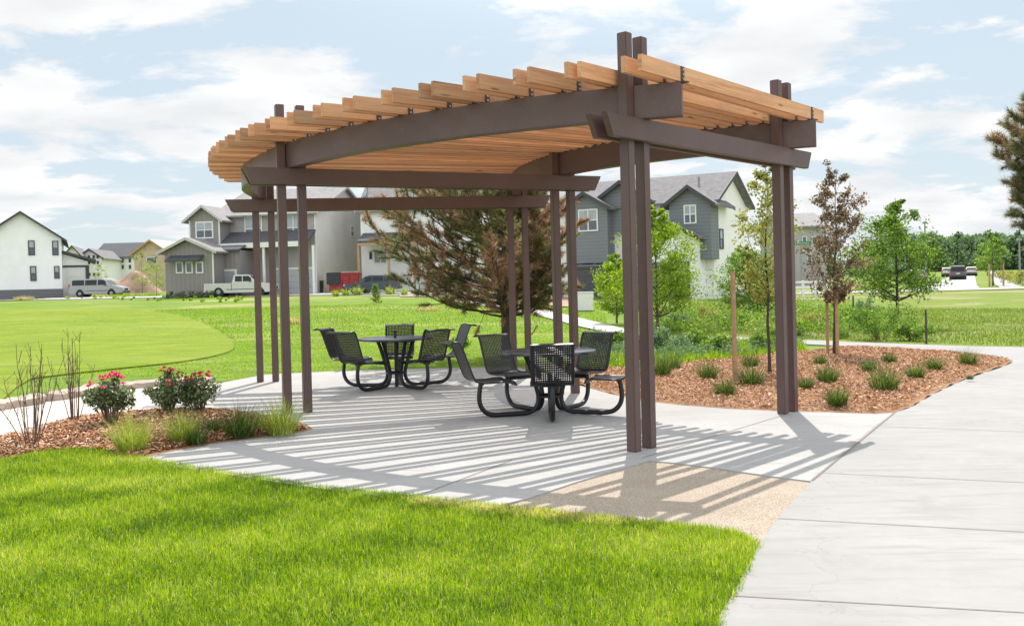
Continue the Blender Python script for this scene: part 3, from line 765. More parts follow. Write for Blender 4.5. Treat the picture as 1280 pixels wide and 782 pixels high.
def pine(name, pos, h, trunk_h, R, seed, label, cat='pine tree', limbs=46, n_per=26, r0=.14, dead=.45, length=.16, tufts=9, shape=None, green='needle', wid=.009, side=None, rise=.12, spread=.75):
    rng = np.random.default_rng(seed); root = empty(name, pos); tag(root, label, cat)
    m = MB(); pts = [Vector((rng.normal(0, .02)*h*i/8, rng.normal(0, .02)*h*i/8, h*.98*i/8)) for i in range(9)]
    m.tube(smooth_line(pts, 2), [r0*(1 - .85*i/16)*(1.2 if i == 0 else 1) for i in range(17)], 9)
    G = []; D = []
    for j in range(limbs):
        t = (j + rng.random())/limbs; z = trunk_h + (h*.97 - trunk_h)*t; a = j*2.399 + rng.normal(0, .25)
        rr = R*(shape(t) if shape else (1 - .75*t**1.3))*rng.uniform(.7, 1.08)
        if side is not None: rr *= side(a)
        st = Vector((0, 0, z)); i = min(7, int(z/(h*.98)*8)); st = pts[i].lerp(pts[i+1], z/(h*.98)*8 - i)
        end = st + Vector((cos(a)*rr, sin(a)*rr, rr*(rise + .45*t) + rng.normal(0, .06)*rr))
        mid = st.lerp(end, .5) + Vector((0, 0, -.10*rr))
        L = smooth_line([st, mid, end], 4); m.tube(L, [max(.005, r0*.24*(1 - t*.5)*(1 - .85*k/(len(L) - 1))) for k in range(len(L))], 5)
        isdead = rng.random() < dead*(1.35 - t*.9)
        for k in range(tufts):
            f = .28 + .72*(k + rng.random())/tufts; q = f*(len(L) - 1); ii = min(len(L) - 2, int(q)); b = L[ii].lerp(L[ii+1], q - ii)
            ax = (L[ii+1] - L[ii]).normalized()
            dv = (ax*.9 + Vector((rng.normal(0, .8), rng.normal(0, .8), rng.normal(.25, .5)))).normalized()
            e = b + dv*rr*rng.uniform(.10, .26)*(1.1 - f*.4)
            m.tube([b, e], [.008, .004], 4)
            (D if (rng.random() < (.85 if isdead else .15)) else G).append((tuple(e), tuple(dv)))
            e2 = e - dv*length*.8; (D if isdead else G).append((tuple(e2), tuple(dv)))
    m.build('trunk', M['bark_dark'], root, smooth=True, fix=False)
    for nm, lst, mt in (('needles', G, green), ('dead_needles', D, 'needle_dead')):
        if lst: raw(nm, needles(np.array([a for a, _ in lst]), np.array([b for _, b in lst]), n_per, length, rng, wid, spread), 3, M[mt], root)
    return root

# big half dead pine behind the plaza
bp_ = at(634, 449)
pine('pine_tree', bp_, 3.6, .85, 2.85, 51, 'large half dead pine with brown and green needles behind the two tables', limbs=98, dead=.62, tufts=22, n_per=64, length=.125, r0=.13, rise=.36, wid=.0115, spread=.95,
     shape=lambda t: .95 if t < .25 else (1.0 - .5*(t - .25)), side=lambda a: 1.0 if cos(a) < .10 else .55)
# rust coloured young pine further right
pine('dead_pine', at(742, 372), 4.2, .3, 1.5, 52, 'small rust brown dead pine seen right of the middle post pair', 'pine tree', limbs=46, dead=3.0, tufts=12, n_per=40, length=.24, r0=.07, wid=.02, rise=.3)
# pine cut by the right frame edge
pp = at(1338, 408)
pine('pine_tree', pp, 6.2, 2.1, 1.95, 53, 'tall pine with browned lower boughs cut off by the right edge of the photo', limbs=95, dead=.16, tufts=17, n_per=70, length=.24, r0=.13, green='needle_pale', wid=.014,
     shape=lambda t: .62 + .5*t if t < .75 else 1.0 - 1.6*(t - .75))
sp = at(470, 378)
pine('small_spruce', sp, 1.15, .05, .42, 54, 'knee high young green spruce alone on the field behind the far table', 'spruce', limbs=26, dead=0.0, tufts=6, n_per=18, length=.10, r0=.03, green='leaf_green', wid=.014)

# broadleaf trees, nearest first
pr_round = [(0, .55), (.3, 1.0), (.6, .95), (.85, .6), (1, .15)]
def prof(R, p=pr_round): return [(t, r*R) for t, r in p]
p = at(962, 470); tree('young_tree', p, 3.75, 1.25, prof(.55, [(0, .5), (.3, .9), (.6, 1), (.85, .5), (1, .15)]), 28, .028, 4200, .060, 'leaf_yellow', 61,
    'slender young tree with yellow green leaves close behind the far post pair', 'tree', bark='bark_dark', clump=.38, up=1.3, sub=3)
p = at(1043, 446); tree('purple_leaf_tree', p, 3.95, 1.15, prof(.62, [(0, .35), (.25, .85), (.55, .95), (.8, .75), (1, .5)]), 34, .033, 6500, .062, 'leaf_purple', 62,
    'slim purple brown leaved tree held by two wooden stakes', 'tree', bark='bark_dark', clump=.34, up=1.6, sub=3, lean=(0, .03))
p = at(1122, 410); tree('young_tree', p, 4.1, .95, prof(1.28, [(0, .75), (.2, .95), (.5, 1.0), (.8, .62), (1, .2)]), 40, .055, 12500, .085, 'leaf_green', 63,
    'round crowned green tree standing in the rough field right of the purple one', 'tree', bark='bark_dark', clump=.33, up=.7, sub=4)
p = at(822, 416); tree('young_tree', p, 4.0, .55, prof(1.25, [(0, .8), (.25, 1.0), (.5, 1.0), (.75, .75), (1, .2)]), 44, .05, 17000, .08, 'leaf_bright', 64,
    'bright lime green tree directly behind the near post pair', 'tree', clump=.34, up=.9, sub=4)
p = at(771, 404); tree('young_tree', p, 2.7, .35, prof(.8), 28, .035, 8500, .08, 'leaf_bright', 65,
    'smaller lime green tree just left of the near post pair', 'tree', clump=.36, up=.8, sub=4)
p = at(938, 398); tree('bushy_tree', p, 2.9, .2, prof(1.25), 34, .04, 13000, .085, 'leaf_green', 66,
    'low dense green tree behind the thick wooden stake', 'tree', clump=.34, up=.7, sub=4, multi=2)
for i, (px, lab) in enumerate([(880, 'left tree of the grey green trio before the dark slate house'), (890, 'middle tree of the grey green trio before the dark slate house'), (902, 'right tree of the grey green trio before the dark slate house')]):
    p = at(px, 371 - i); tree('street_tree', p, 4.4 + .35*(i == 1), 1.1, prof(1.3), 28, .06, 11000, .10, 'leaf_grey', 70 + i, lab, 'tree', 'grey green trees before the slate house', clump=.36, up=.8)
for i, (px, py, h, R, lab) in enumerate([(75, 368, 3.3, .9, 'thin sapling in front of the white house at far left'), (178, 368, 5.0, 1.2, 'taller thin sapling beside the dirt mound'), (196, 370, 4.2, .9, 'sapling at the corner of the grey house'),
        (127, 366, 4.3, .9, 'sapling behind the silver van'), (381, 371, 3.3, .5, 'sapling seen between the middle post pairs')]):
    p = at(px, py); tree('sapling', p, h, .9, prof(R), 12, .03, 650, .15, 'leaf_bright', 80 + i, lab, 'sapling', 'young street saplings', clump=.4, sub=2)
p = Vector((38.9 + 3.4, 84, 0)); p.z = gz(p.x, p.y)
for i, (X, Y, h, R, lab) in enumerate([(41.6, 83, 4.9, 1.35, 'staked street tree on the verge right of the receding road'), (36.5, 110, 4.0, 1.0, 'small tree on the far left side of the receding road'), (70.8 + 7.5, 158, 6, 2.0, 'dark street tree farther along the right sidewalk')]):
    tree('street_tree', (X, Y, gz(X, Y)), h, 1.4, prof(R), 20, .08, 3600, .17, 'leaf_green', 90 + i, lab, 'tree', clump=.36)

# leaning white barked stem near the path by the near post
def shrub(name, pos, R, h, n, leaf, mat, seed, label, cat='shrub', group=None, flat=.8, asp=.5, stems=9):
    rng = np.random.default_rng(seed); root = empty(name, pos); tag(root, label, cat, group)
    m = MB(); cl = []
    for i in range(stems):
        a = rng.uniform(0, 2*pi); q = rng.uniform(.1, 1)**.6; e = Vector((cos(a)*R*q*.85, sin(a)*R*q*.85, h*(1 - .45*q*q)*rng.uniform(.7, 1)))
        m.tube([(cos(a)*R*.08, sin(a)*R*.08, -.02), (e.x*.45, e.y*.45, e.z*.6), tuple(e)], [.012, .008, .003], 5)
        for f in (.55, .8, 1.0): cl.append((e.x*f, e.y*f, e.z*(f**.6)))
    m.build('stems', M['twig'], root, fix=False)
    c = np.array(cl); r = np.full(len(c), R*.30)*rng.uniform(.7, 1.3, len(c))
    v = leaves(c, r, n, leaf, rng, asp, flat); v[:, 2] = np.maximum(v[:, 2], .01)
    raw('foliage', v, 4, M[mat], root); return root
# dense ground shrubs around the narrow path
SH = [(1100, 424, .95, .95, 'leaf_green', 'broad green shrub at the foot of the round crowned tree'), (1065, 412, .7, .8, 'leaf_green', 'green shrub between the purple and the round crowned tree'),
      (1082, 405, .5, .9, 'leaf_grey', 'grey green bush left of the round crowned trunk'),
      (1020, 412, .8, .55, 'leaf_yellow', 'yellow green bush left of the purple leaved tree'), (995, 420, .6, .5, 'leaf_bright', 'lime coloured bush just right of the far post pair'),
      (885, 408, .75, .7, 'leaf_yellow', 'brownish flowering bush behind the bed near the wooden stake'), (850, 412, .55, .5, 'leaf_grey', 'silvery low bush behind the near post pair'),
      (915, 412, .7, .55, 'leaf_green', 'rounded green bush behind the thick wooden stake'), (868, 436, .45, .45, 'leaf_green', 'leafy green plant in the ground cover behind the near posts'),
      (830, 440, .6, .5, 'leaf_grey', 'grey green weedy clump right beside the near posts'), (905, 440, .5, .38, 'leaf_green', 'low green plant in front of the narrow path left of the stake'),
      (950, 438, .5, .35, 'leaf_green', 'low green plant behind the slender yellow green tree'), (760, 436, .55, .45, 'leaf_green', 'green weeds between the middle and near post pairs'),
      (575, 441, .35, .42, 'leaf_green', 'small leafy green plant at the plaza edge between the tables'), (1140, 425, .6, .4, 'leaf_green', 'low weeds right of the round crowned trunk')]
for i, (px, py, R, h, mt, lab) in enumerate(SH):
    shrub('shrub', at(px, py), R, h, int(2600*R), .07, mt, 300 + i, lab, group='wild shrubs along the narrow path')
for i, (px, py, s, lab) in enumerate([(432, 369, .5, 'spiky yucca left of the small spruce'), (447, 368, .6, 'yucca in front of the dark blue wagon nose'), (458, 367, .5, 'yucca below the dark blue wagon door'), (488, 368, .6, 'yucca right of the small spruce'), (505, 369, .5, 'pale yucca below the wagon tail'),
        (420, 370, .45, 'yucca beside the red dumpster')]):
    p = at(px, py); tuft('yucca', p, .8*s*1.5, 1.5*s, 90, .05, M['tuft_yellow'], 400 + i, lab, 'yucca', 'yuccas along the far sidewalk')
for i, (px, py, R, h, mt, lab) in enumerate([(30, 375, .9, .5, 'dry', 'round patch of dry weeds on the far lawn at left'), (14, 374, .6, .35, 'dry', 'smaller dry weed patch at the far left edge'), (365, 404, .55, .3, 'dry', 'dry weed clump between the left posts on the field'),
        (150, 371, 1.4, .35, 'grn', 'leafy weeds in front of the silver van'), (188, 370, 1.0, .4, 'grn', 'leafy weeds at the corner before the grey house'), (535, 388, .6, .25, 'dry', 'dry weeds below the big pine')]):
    p = at(px, py); n = int(500*R)
    tuft('weed_clump', p, R*2.4, h, n, .03, M['dry_blade'] if mt == 'dry' else M['leaf_bright'], 420 + i, lab, 'weeds', 'weed clumps on the far lawn')

# roses
def rose(pos, R, h, seed, label, nfl, cols):
    nfl = int(nfl*1.6)
    root = shrub('rose_bush', pos, R, h, 1900, .042, 'leaf_rose', seed, label, 'rose bush', 'rose bushes in the left bed', flat=.9, asp=.6, stems=14)
    rng = np.random.default_rng(seed + 5)
    for i in range(nfl):
        a = rng.uniform(0, 2*pi); q = rng.uniform(.15, .85); c = Vector((cos(a)*R*q, sin(a)*R*q, h*(1.02 - .38*q*q) + rng.normal(0, .02)))
        vs = []
        for ring, (rr, tl, nn) in enumerate(((.040, 1.1, 7), (.029, .7, 6), (.015, .35, 5))):
            for k in range(nn):
                b = 2*pi*k/nn + ring*.5; d = Vector((cos(b)*sin(tl), sin(b)*sin(tl), cos(tl))); s = Vector((-sin(b), cos(b), 0))
                o = c + Vector((0, 0, ring*.004)); vs += [o, o + d*rr*.6 + s*rr*.5, o + d*rr*1.15, o + d*rr*.6 - s*rr*.5]
        raw('bloom', np.array([tuple(v) for v in vs]), 4, M['petal'], root)
    return root
rose(at(139, 534, .03), .29, .60, 501, 'rose bush with pink red blooms on the left, behind the yellow tuft', 15, 0)
rose(at(212, 519, .03), .31, .54, 502, 'rose bush with a few crimson blooms nearer the plaza, left half of the pair', 8, 0)
rose(at(250, 517, .03), .31, .50, 503, 'rose bush with dark red blooms closest to the plaza posts', 10, 0)

def bare(pos, h, R, n, seed, label):
    rng = np.random.default_rng(seed); m = MB()
    for i in range(n):
        a = rng.uniform(0, 2*pi); q = rng.uniform(.1, 1); hh = h*rng.uniform(.55, 1.05)
        p0 = Vector((cos(a)*R*.15, sin(a)*R*.15, -.02)); p3 = Vector((cos(a)*R*q, sin(a)*R*q, hh))
        pts = smooth_line([p0, p0.lerp(p3, .4) + Vector((rng.normal(0, .02), 0, .03)), p0.lerp(p3, .75) + Vector((rng.normal(0, .015), 0, .02)), p3], 3)
        m.tube(pts, [.0055*(1 - .7*k/len(pts)) for k in range(len(pts))], 5)
        for k in range(5):
            f = rng.uniform(.35, .95); b = p0.lerp(p3, f); e = b + Vector((rng.normal(0, .05), rng.normal(0, .05), rng.uniform(.05, .14)))
            m.tube([b, e], [.003, .0015], 4)
            m.tube([e, e + Vector((0, 0, .012))], [.004, .002], 4)
    o = m.build('bare_shrub', M['twig'], fix=False); o.location = pos
    tag(o, label, 'shrub', 'leafless twig shrubs in the left bed'); return o
bare(at(93, 527, .03), 1.12, .30, 13, 601, 'taller leafless shrub of upright brown twigs left of the roses')
bare(at(40, 556, .03), 1.05, .42, 16, 602, 'leafless spreading twig shrub nearest the left frame edge')

# ------------------------------------------------------------ pergola
def gplane(x, y): return gz(x, y)
FR = {'A': (1.193, 9.083, .851, 3.125), 'B': (-2.745, 12.113, .434, 3.861), 'C': (-4.146, 16.163, .129, 4.312)}
G_, W_, TB = .127, .104, .064
ZT, ZC0, ZC1, ZB0, ZB1 = 3.898, 2.893, 3.0985, 3.101, 3.41
FC, FRR = Vector((3.904, 16.68)), 8.066
BC, BRR = Vector((5.411, 16.273)), 5.30
perg = empty('pergola', (0, 12, 0))
tag(perg, 'curved brown steel pergola with a fan of paired cedar rafters over the plaza', 'pergola')
PO = Vector((0, -12, 0))      # children are modelled in world coordinates and shifted by the root

def loc(o): o.location = PO; return o
posts = []
for Fk, (x0, y0, a, Sp) in FR.items():
    ux = Vector((cos(a), sin(a))); tx = Vector((-sin(a), cos(a)))
    for r in (-G_, G_, Sp - G_, Sp + G_):
        c = Vector((x0, y0)) + ux*r; posts.append(c)
        m = MB(); w = W_/2; zb = gplane(c.x, c.y)
        q = [c + ux*i*w + tx*j*w for i, j in ((-1, -1), (1, -1), (1, 1), (-1, 1))]
        m.add([(p.x, p.y, zb + .001) for p in q] + [(p.x, p.y, ZT) for p in q], [(3, 2, 1, 0), (4, 5, 6, 7), (0, 1, 5, 4), (1, 2, 6, 5), (2, 3, 7, 6), (3, 0, 4, 7)])
        loc(m.build('post', M['steel'], perg, bevel=.006))
    for sgn in (-1, 1):
        m = MB(); t0 = sgn*(W_/2 + .001); t1 = sgn*(W_/2 + TB)
        prof_ = [(-G_ - .482 + .102, ZC0), (Sp + G_ + .449 - .102, ZC0), (Sp + G_ + .449, ZC1), (-G_ - .482, ZC1)]
        vs = []
        for t_ in (t0, t1):
            for r, z in prof_:
                p = Vector((x0, y0)) + ux*r + tx*t_; vs.append((p.x, p.y, z))
        m.add(vs, [(0, 1, 2, 3), (7, 6, 5, 4), (0, 4, 5, 1), (1, 5, 6, 2), (2, 6, 7, 3), (3, 7, 4, 0)])
        loc(m.build('crossbeam', M['steel'], perg, bevel=.005))
def fr_r(th):   # front beam radius with a slight bulge between the middle and last frame
    return FRR + .10*math.exp(-((th - 196)/9.0)**2)
def beam(name, cen, rad, th0, th1, wid=.14):
    m = MB(); n = 90; vs = []
    for i in range(n + 1):
        th = th0 + (th1 - th0)*i/n; R = rad(th); c, s = cos(radians(th)), sin(radians(th))
        for r, z in ((R - wid/2, ZB0), (R + wid/2, ZB0), (R + wid/2, ZB1), (R - wid/2, ZB1)):
            vs.append((cen.x + r*c, cen.y + r*s, z))
    fs = [(4*i + k, 4*i + (k + 1) % 4, 4*i + 4 + (k + 1) % 4, 4*i + 4 + k) for i in range(n) for k in range(4)] + [(0, 1, 2, 3), (4*n + 3, 4*n + 2, 4*n + 1, 4*n)]
    m.add(vs, fs); return loc(m.build(name, M['steel'], perg, bevel=.004))
beam('curved_beam', FC, fr_r, 181.0, 253.6)
beam('curved_beam', BC, lambda t: BRR, 171.5, 250.2)

def hit_circle(p, d, c, r, far=False):
    q = p - c; b = q.dot(d); cc = q.dot(q) - r*r; disc = b*b - cc
    if disc < 0: return None
    return (-b + sqrt(disc)) if far else (-b - sqrt(disc))
pair_th = [251.17, 247.75, 244.33, 240.83, 237.37, 234.1, 230.34, 226.9, 223.4, 220.0, 216.9, 213.8, 210.3, 206.9, 203.5, 200.1, 196.7, 193.3, 189.9, 186.4, 182.9]
DTH = [183.7, 214.5, 250.4]; DAN = [.129, .434, .851]
RH, RW = .146, .043
rj = random.Random(9)
for k_, (th, sgn) in enumerate([(a, b) for a in pair_th for b in (1, -1)]):
    if True:
        tt = radians(th + sgn*.50); tipR = FRR + .635 + rj.uniform(-.012, .012)
        tip_ = FC + Vector((cos(tt), sin(tt)))*tipR
        # inner ends are evenly spaced round the inner beam, so the pairs open out towards the front
        ti = radians(250.9 - 1.97*k_); end_ = BC + Vector((cos(ti), sin(ti)))*(BRR - (.33 + .24*min(1, k_/5)) + rj.uniform(-.015, .015))
        d = (end_ - tip_).normalized(); L = (end_ - tip_).length
        nrm = Vector((-d.y, d.x)); shift = 0.0
        for pc in posts:                                   # keep clear of the post heads
            al = (pc - tip_).dot(d)
            if al < -.1 or al > L + .1: continue
            q = (pc - tip_).dot(nrm); lim = W_*.62 + RW/2 + .006
            if abs(q) < lim: sh = (q - lim) if q > 0 else (q + lim); shift = sh if abs(sh) > abs(shift) else shift
        tip_ = tip_ + nrm*shift
        sb = hit_circle(tip_, d, BC, BRR)
        if sb is None: sb = L - .5
        sf = hit_circle(tip_, d, FC, FRR) or .8
        o_ = tip_; m = MB(); z0 = ZB1 + .012; z1 = z0 + RH
        vs = []
        for s_ in (0, L):
            for n_, z in ((-RW/2, z0), (RW/2, z0), (RW/2, z1), (-RW/2, z1)):
                p = o_ + d*s_ + nrm*n_; vs.append((p.x, p.y, z))
        m.add(vs, [(3, 2, 1, 0), (4, 5, 6, 7), (0, 1, 5, 4), (1, 2, 6, 5), (2, 3, 7, 6), (3, 0, 4, 7)])
        ob = m.build('rafter', M['cedar'], perg, bevel=.003)
        me = ob.data; uvl = me.uv_layers.new(name='UVMap')
        for poly in me.polygons:
            n3 = poly.normal
            for li in poly.loop_indices:
                v = me.vertices[me.loops[li].vertex_index].co
                al = (v.xy - o_).dot(d); ac = (v.xy - o_).dot(nrm)
                if abs(n3.xy.dot(d)) > .7: uvl.data[li].uv = (ac*.6 + 9, v.z*.6)
                else: uvl.data[li].uv = (al, (v.z if abs(n3.z) < .5 else ac + 3.3))
        loc(ob)
        # steel angle brackets with bolts on the camera side where the rafter meets each beam
        for s_ in (sf + .02, sb + .0):
            b = MB(); p = o_ + d*s_
            side = -1
            def P(al, ac, z): q = p + d*al + nrm*ac; return (q.x, q.y, z)
            for (al0, al1, ac0, ac1, za, zb_) in ((-.03, .03, side*(RW/2 + .001), side*(RW/2 + .007), ZB1 + .001, z1 - .004), (-.03, .03, side*(RW/2 + .001), side*(RW/2 + .06), ZB1 + .001, ZB1 + .009),
                                                  (-.034, .034, -side*(RW/2 + .002), side*RW/2, ZB1 + .001, z0 - .001)):
                vs = [P(al, ac, z) for z in (za, zb_) for al, ac in ((al0, ac0), (al1, ac0), (al1, ac1), (al0, ac1))]
                b.add(vs, [(3, 2, 1, 0), (4, 5, 6, 7), (0, 1, 5, 4), (1, 2, 6, 5), (2, 3, 7, 6), (3, 0, 4, 7)])
            for zc in (z0 + .025, z0 + .068, z0 + .111):
                c0 = P(0, side*(RW/2 + .007), zc); c1 = P(0, side*(RW/2 + .016), zc); b.tube([c0, c1], .010, 6, 1)
            bo = b.build('bracket', [M['plate'], M['bolt']], ob, fix=False)

# ------------------------------------------------------------ tables with fixed seats
def seat_profile():
    pts = [(.500, .405), (.512, .432), (.545, .450), (.60, .452), (.70, .446), (.82, .442), (.915, .446), (.975, .468), (1.012, .515), (1.045, .60), (1.085, .71), (1.125, .82), (1.158, .895), (1.190, .925), (1.235, .930), (1.270, .915)]
    L = smooth_line([(a, 0, b) for a, b in pts], 6)
    # resample evenly
    d = [0]
    for a, b in zip(L[:-1], L[1:]): d.append(d[-1] + (b - a).length)
    T = d[-1]; n = 42
    cell = T/n; hole = .46
    st = []; t = 0
    for i in range(n):
        st += [i*cell, i*cell + cell*(1 - hole)]
    st.append(T)
    xs = np.interp(st, d, [p.x for p in L]); zs = np.interp(st, d, [p.z for p in L])
    return list(zip(xs, zs)), L, st, T
PROF, PL, PST, PT = seat_profile()
def seat_mesh():
    SW = .46; ncol = 19; cell = SW/ncol; hole = .46
    ys = []
    for i in range(ncol): ys += [-SW/2 + i*cell, -SW/2 + i*cell + cell*(1 - hole)]
    ys.append(SW/2)
    nr = len(PROF); nc = len(ys); m = MB()
    vs = [(x, y, z) for x, z in PROF for y in ys]; fs = []
    for r in range(nr - 1):
        for c in range(nc - 1):
            solid = (r % 2 == 0) or (c % 2 == 0) or r < 4 or r > nr - 6 or c < 2 or c > nc - 4
            if solid: fs.append((r*nc + c, r*nc + c + 1, (r + 1)*nc + c + 1, (r + 1)*nc + c))
    m.add(vs, fs)
    return m
def rim_mesh():
    m = MB(); SW = .465
    pts = []
    a = [(p.x, -SW/2, p.z) for p in PL]; b = [(p.x, SW/2, p.z) for p in PL][::-1]
    m.tube(a + [(PL[-1].x, -SW/2, PL[-1].z)], .0105, 8)
    m.tube(b, .0105, 8)
    for e in (PL[0], PL[-1]): m.tube([(e.x, -SW/2 - .01, e.z), (e.x, SW/2 + .01, e.z)], .0105, 8)
    return m
def loop_pts():
    P = [(.30, .725), (.255, .62), (.205, .46), (.165, .32), (.145, .23), (.155, .14), (.205, .065), (.285, .036), (.42, .032), (.58, .032), (.70, .034), (.79, .058), (.855, .12), (.885, .20), (.885, .30), (.868, .40), (.862, .432)]
    return smooth_line([(a, 0, b) for a, b in P], 3)
sm_seat = None
def make_table(pos, angs, label, cap):
    global sm_seat
    root = empty('picnic_table', pos); tag(root, label, 'table set', 'round black tables with attached seats')
    m = MB(); R = .575; n = 48
    rings = [(.03, .775), (R - .012, .775), (R, .770), (R + .004, .757), (R, .742), (R - .02, .738), (.03, .742)]
    vs = [(cos(2*pi*k/n)*r, sin(2*pi*k/n)*r, z) for r, z in rings for k in range(n)]
    fs = [(i*n + k, i*n + (k + 1) % n, (i + 1)*n + (k + 1) % n, (i + 1)*n + k) for i in range(len(rings) - 1) for k in range(n)] + [((len(rings) - 1)*n + k, (len(rings) - 1)*n + (k + 1) % n, (k + 1) % n, k) for k in range(n)]
    m.add(vs, fs); m.build('tabletop', M['tablegrey'], root, smooth=True)
    m = MB(); m.cyl((0, 0), .023, .0, .86 if cap else .78, seg=16); m.tube([(-.14, 0, .225), (.14, 0, .225)], .012, 6); m.tube([(0, -.14, .225), (0, .14, .225)], .012, 6)
    if cap: m.cyl((0, 0), .030, .86, .885, seg=16)
    m.tube([(.14*cos(2*pi*k/24), .14*sin(2*pi*k/24), .225) for k in range(25)], .016, 6, cap=False)
    for a in angs:
        m.tube([(.0, .0, .715), (.32*cos(a), .32*sin(a), .715)], .018, 6)
    m.build('pedestal', M['black'], root, smooth=True)
    for a in angs:
        if sm_seat is None:
            s = seat_mesh().build('seat', M['black'], root, fix=False)
            md = s.modifiers.new('thickness', 'SOLIDIFY'); md.thickness = .006; md.offset = 0
            r = rim_mesh().build('rim', M['black'], s, smooth=True, fix=False)
            b = MB(); b.tube(loop_pts(), .029, 10); b.box(.66, .90, -.12, .12, .424, .434); b.box(.84, .88, -.05, .05, .40, .43)
            lg = b.build('leg_loop', M['black'], s, smooth=True)
            sm_seat = (s, r, lg)
        else:
            s0, r0_, l0 = sm_seat; s = s0.copy(); COL.objects.link(s); s.parent = root
            for q in (r0_, l0):
                c = q.copy(); COL.objects.link(c); c.parent = s
        s.rotation_euler = (0, 0, a)
    return root
make_table((.425, 11.63, gz(.425, 11.63) + .001), [radians(x) for x in (270, 342, 54, 126, 198)], 'near round black table with five perforated seats, one seat back turned to the camera', False)
ft = at(497, 483); 
ct = on_y(494, 423, 15.0)
make_table((ct.x, 15.0, gz(ct.x, 15) + .001), [radians(x) for x in (93, 165, 237, 309, 21)], 'far round black table with a short centre tube, left behind the nearer one', True)

# ------------------------------------------------------------ stakes, poles, signs
def pole(name, px, py, h, r, mat, label, cat, lean=(0, 0), group=None, seg=8, cap=None):
    p = at(px, py); m = MB(); m.tube([(0, 0, -.05), (lean[0]*.5, lean[1]*.5, h*.5), (lean[0], lean[1], h)], [r, r, r*.96], seg)
    if cap: cap(m, h)
    o = m.build(name, mat, smooth=True); o.location = p; tag(o, label, cat, group); return o
pole('tree_stake', 919, 478, 1.72, .038, M['stake'], 'thick round wooden stake standing alone in the right mulch bed', 'stake', group='wooden tree stakes')
pole('tree_stake', 1035, 445, 1.35, .033, M['stake'], 'wooden stake left of the purple leaved trunk', 'stake', group='wooden tree stakes')
pole('tree_stake', 1047, 447, 1.40, .036, M['stake'], 'wooden stake right of the purple leaved trunk', 'stake', group='wooden tree stakes')
pole('post_stub', 1158, 429, .80, .025, M['plate'], 'thin dark steel fence stake at the far side of the narrow path', 'stake')
pole('post_stub', 1067, 402, .9, .03, M['plate'], 'dark steel stake near the bushes left of the round crowned tree', 'stake')
pole('post_stub', 772, 395, 1.0, .03, M['plate'], 'thin dark stake under the smaller lime tree', 'stake')
pole('post_stub', 862, 392, 1.1, .035, M['plate'], 'thin dark stake right of the bright lime tree', 'stake')
for X, Y, lab in ((40.9, 82.2, 'left brown stake of the staked street tree on the verge'), (42.2, 82.4, 'right brown stake of the staked street tree on the verge')):
    m = MB(); m.tube([(0, 0, -.05), (0, 0, 1.9)], .08, 8); o = m.build('tree_stake', M['stake']); o.location = (X, Y, gz(X, Y)); tag(o, lab, 'stake', 'brown street tree stakes')
# leaning wooden stick by the pine
m = MB(); m.tube([(0, 0, 0), (.22, 0, .28)], [.02, .014], 6); m.tube([(.1, 0, .12), (.16, .02, .3)], [.012, .008], 5)
o = m.build('broken_branch', M['bark']); o.location = at(664, 418); tag(o, 'broken branch stub sticking up beside the big pine trunk', 'branch')
# street light and street sign
p = Vector((52.5, 128)); z = gz(*p)
m = MB(); m.tube([(0, 0, -.1), (0, 0, 5.2)], [.11, .07], 8); m.tube([(0, 0, 5.15), (-.5, 0, 5.6), (-1.3, 0, 5.75)], [.05, .045, .04], 6)
root = empty('street_lamp', (p.x, p.y, z)); tag(root, 'grey street lamp beyond the cars on the left of the receding road', 'street lamp')
m.build('pole', M['lamp_grey'], root); m = MB(); m.box(-2.0, -1.25, -.13, .13, 5.68, 5.82); m.build('lamp_head', M['lamp_grey'], root, bevel=.02)
def lamp(px, Y, ytop, label):
    a = on_y(px, ytop, Y); root = empty('street_lamp', (a.x, Y, gz(a.x, Y))); h = a.z - gz(a.x, Y); tag(root, label, 'street lamp')
    m = MB(); m.tube([(0, 0, -.1), (0, 0, h)], [.12, .07], 8); m.build('pole', M['lamp_grey'], root)
    m = MB(); m.prism([(-.25, 0), (.25, 0), (.14, .22), (-.14, .22)], -.12, .12, 'y'); o = m.build('lamp_head', M['lamp_grey'], root); o.location = (0, 0, h - .05)
lamp(1156, 95, 279, 'tall slim grey street lamp rising right of the round crowned tree')
lamp(1274, 92, 300, 'dark street lamp by the right frame edge')
lamp(459, 96, 234, 'street lamp whose top shows above the crossbeam left of the pine')
def street_sign(px, py, Y, label):
    a = on_y(px, py, Y); root = empty('street_sign', (a.x + 0.0, Y, gz(a.x, Y))); tag(root, label, 'street sign', 'green street name signs')
    h = a.z - gz(a.x, Y); m = MB(); m.tube([(0, 0, -.1), (0, 0, h + .1)], .035, 6); m.build('pole', M['lamp_grey'], root)
    m = MB(); m.box(-.7, .7, -.012, .012, h - .12, h + .13); m.build('sign_blade', M['green_sign'], root)
    m = MB()
    rr = random.Random(px)
    x = -.58
    while x < .55:
        w = rr.uniform(.05, .09); m.box(x, x + w*.45, -.016, -.0125, h - .05, h + .06); m.box(x, x + w, -.016, -.0125, h + .035, h + .058); x += w + .035
    m.build('lettering', M['white'], root)
street_sign(1001, 304, 66, 'green street name sign seen just right of the far post pair')
street_sign(1251, 320, 98, 'green street name sign beside the right sidewalk')
# irrigation lid, drain grate
m = MB(); m.box(-.16, .16, -.11, .11, -.02, .05); o = m.build('valve_box', M['plate'], bevel=.01); o.location = at(1081, 455, .04); tag(o, 'small dark irrigation valve box in the mulch below the purple leaved tree', 'valve box')
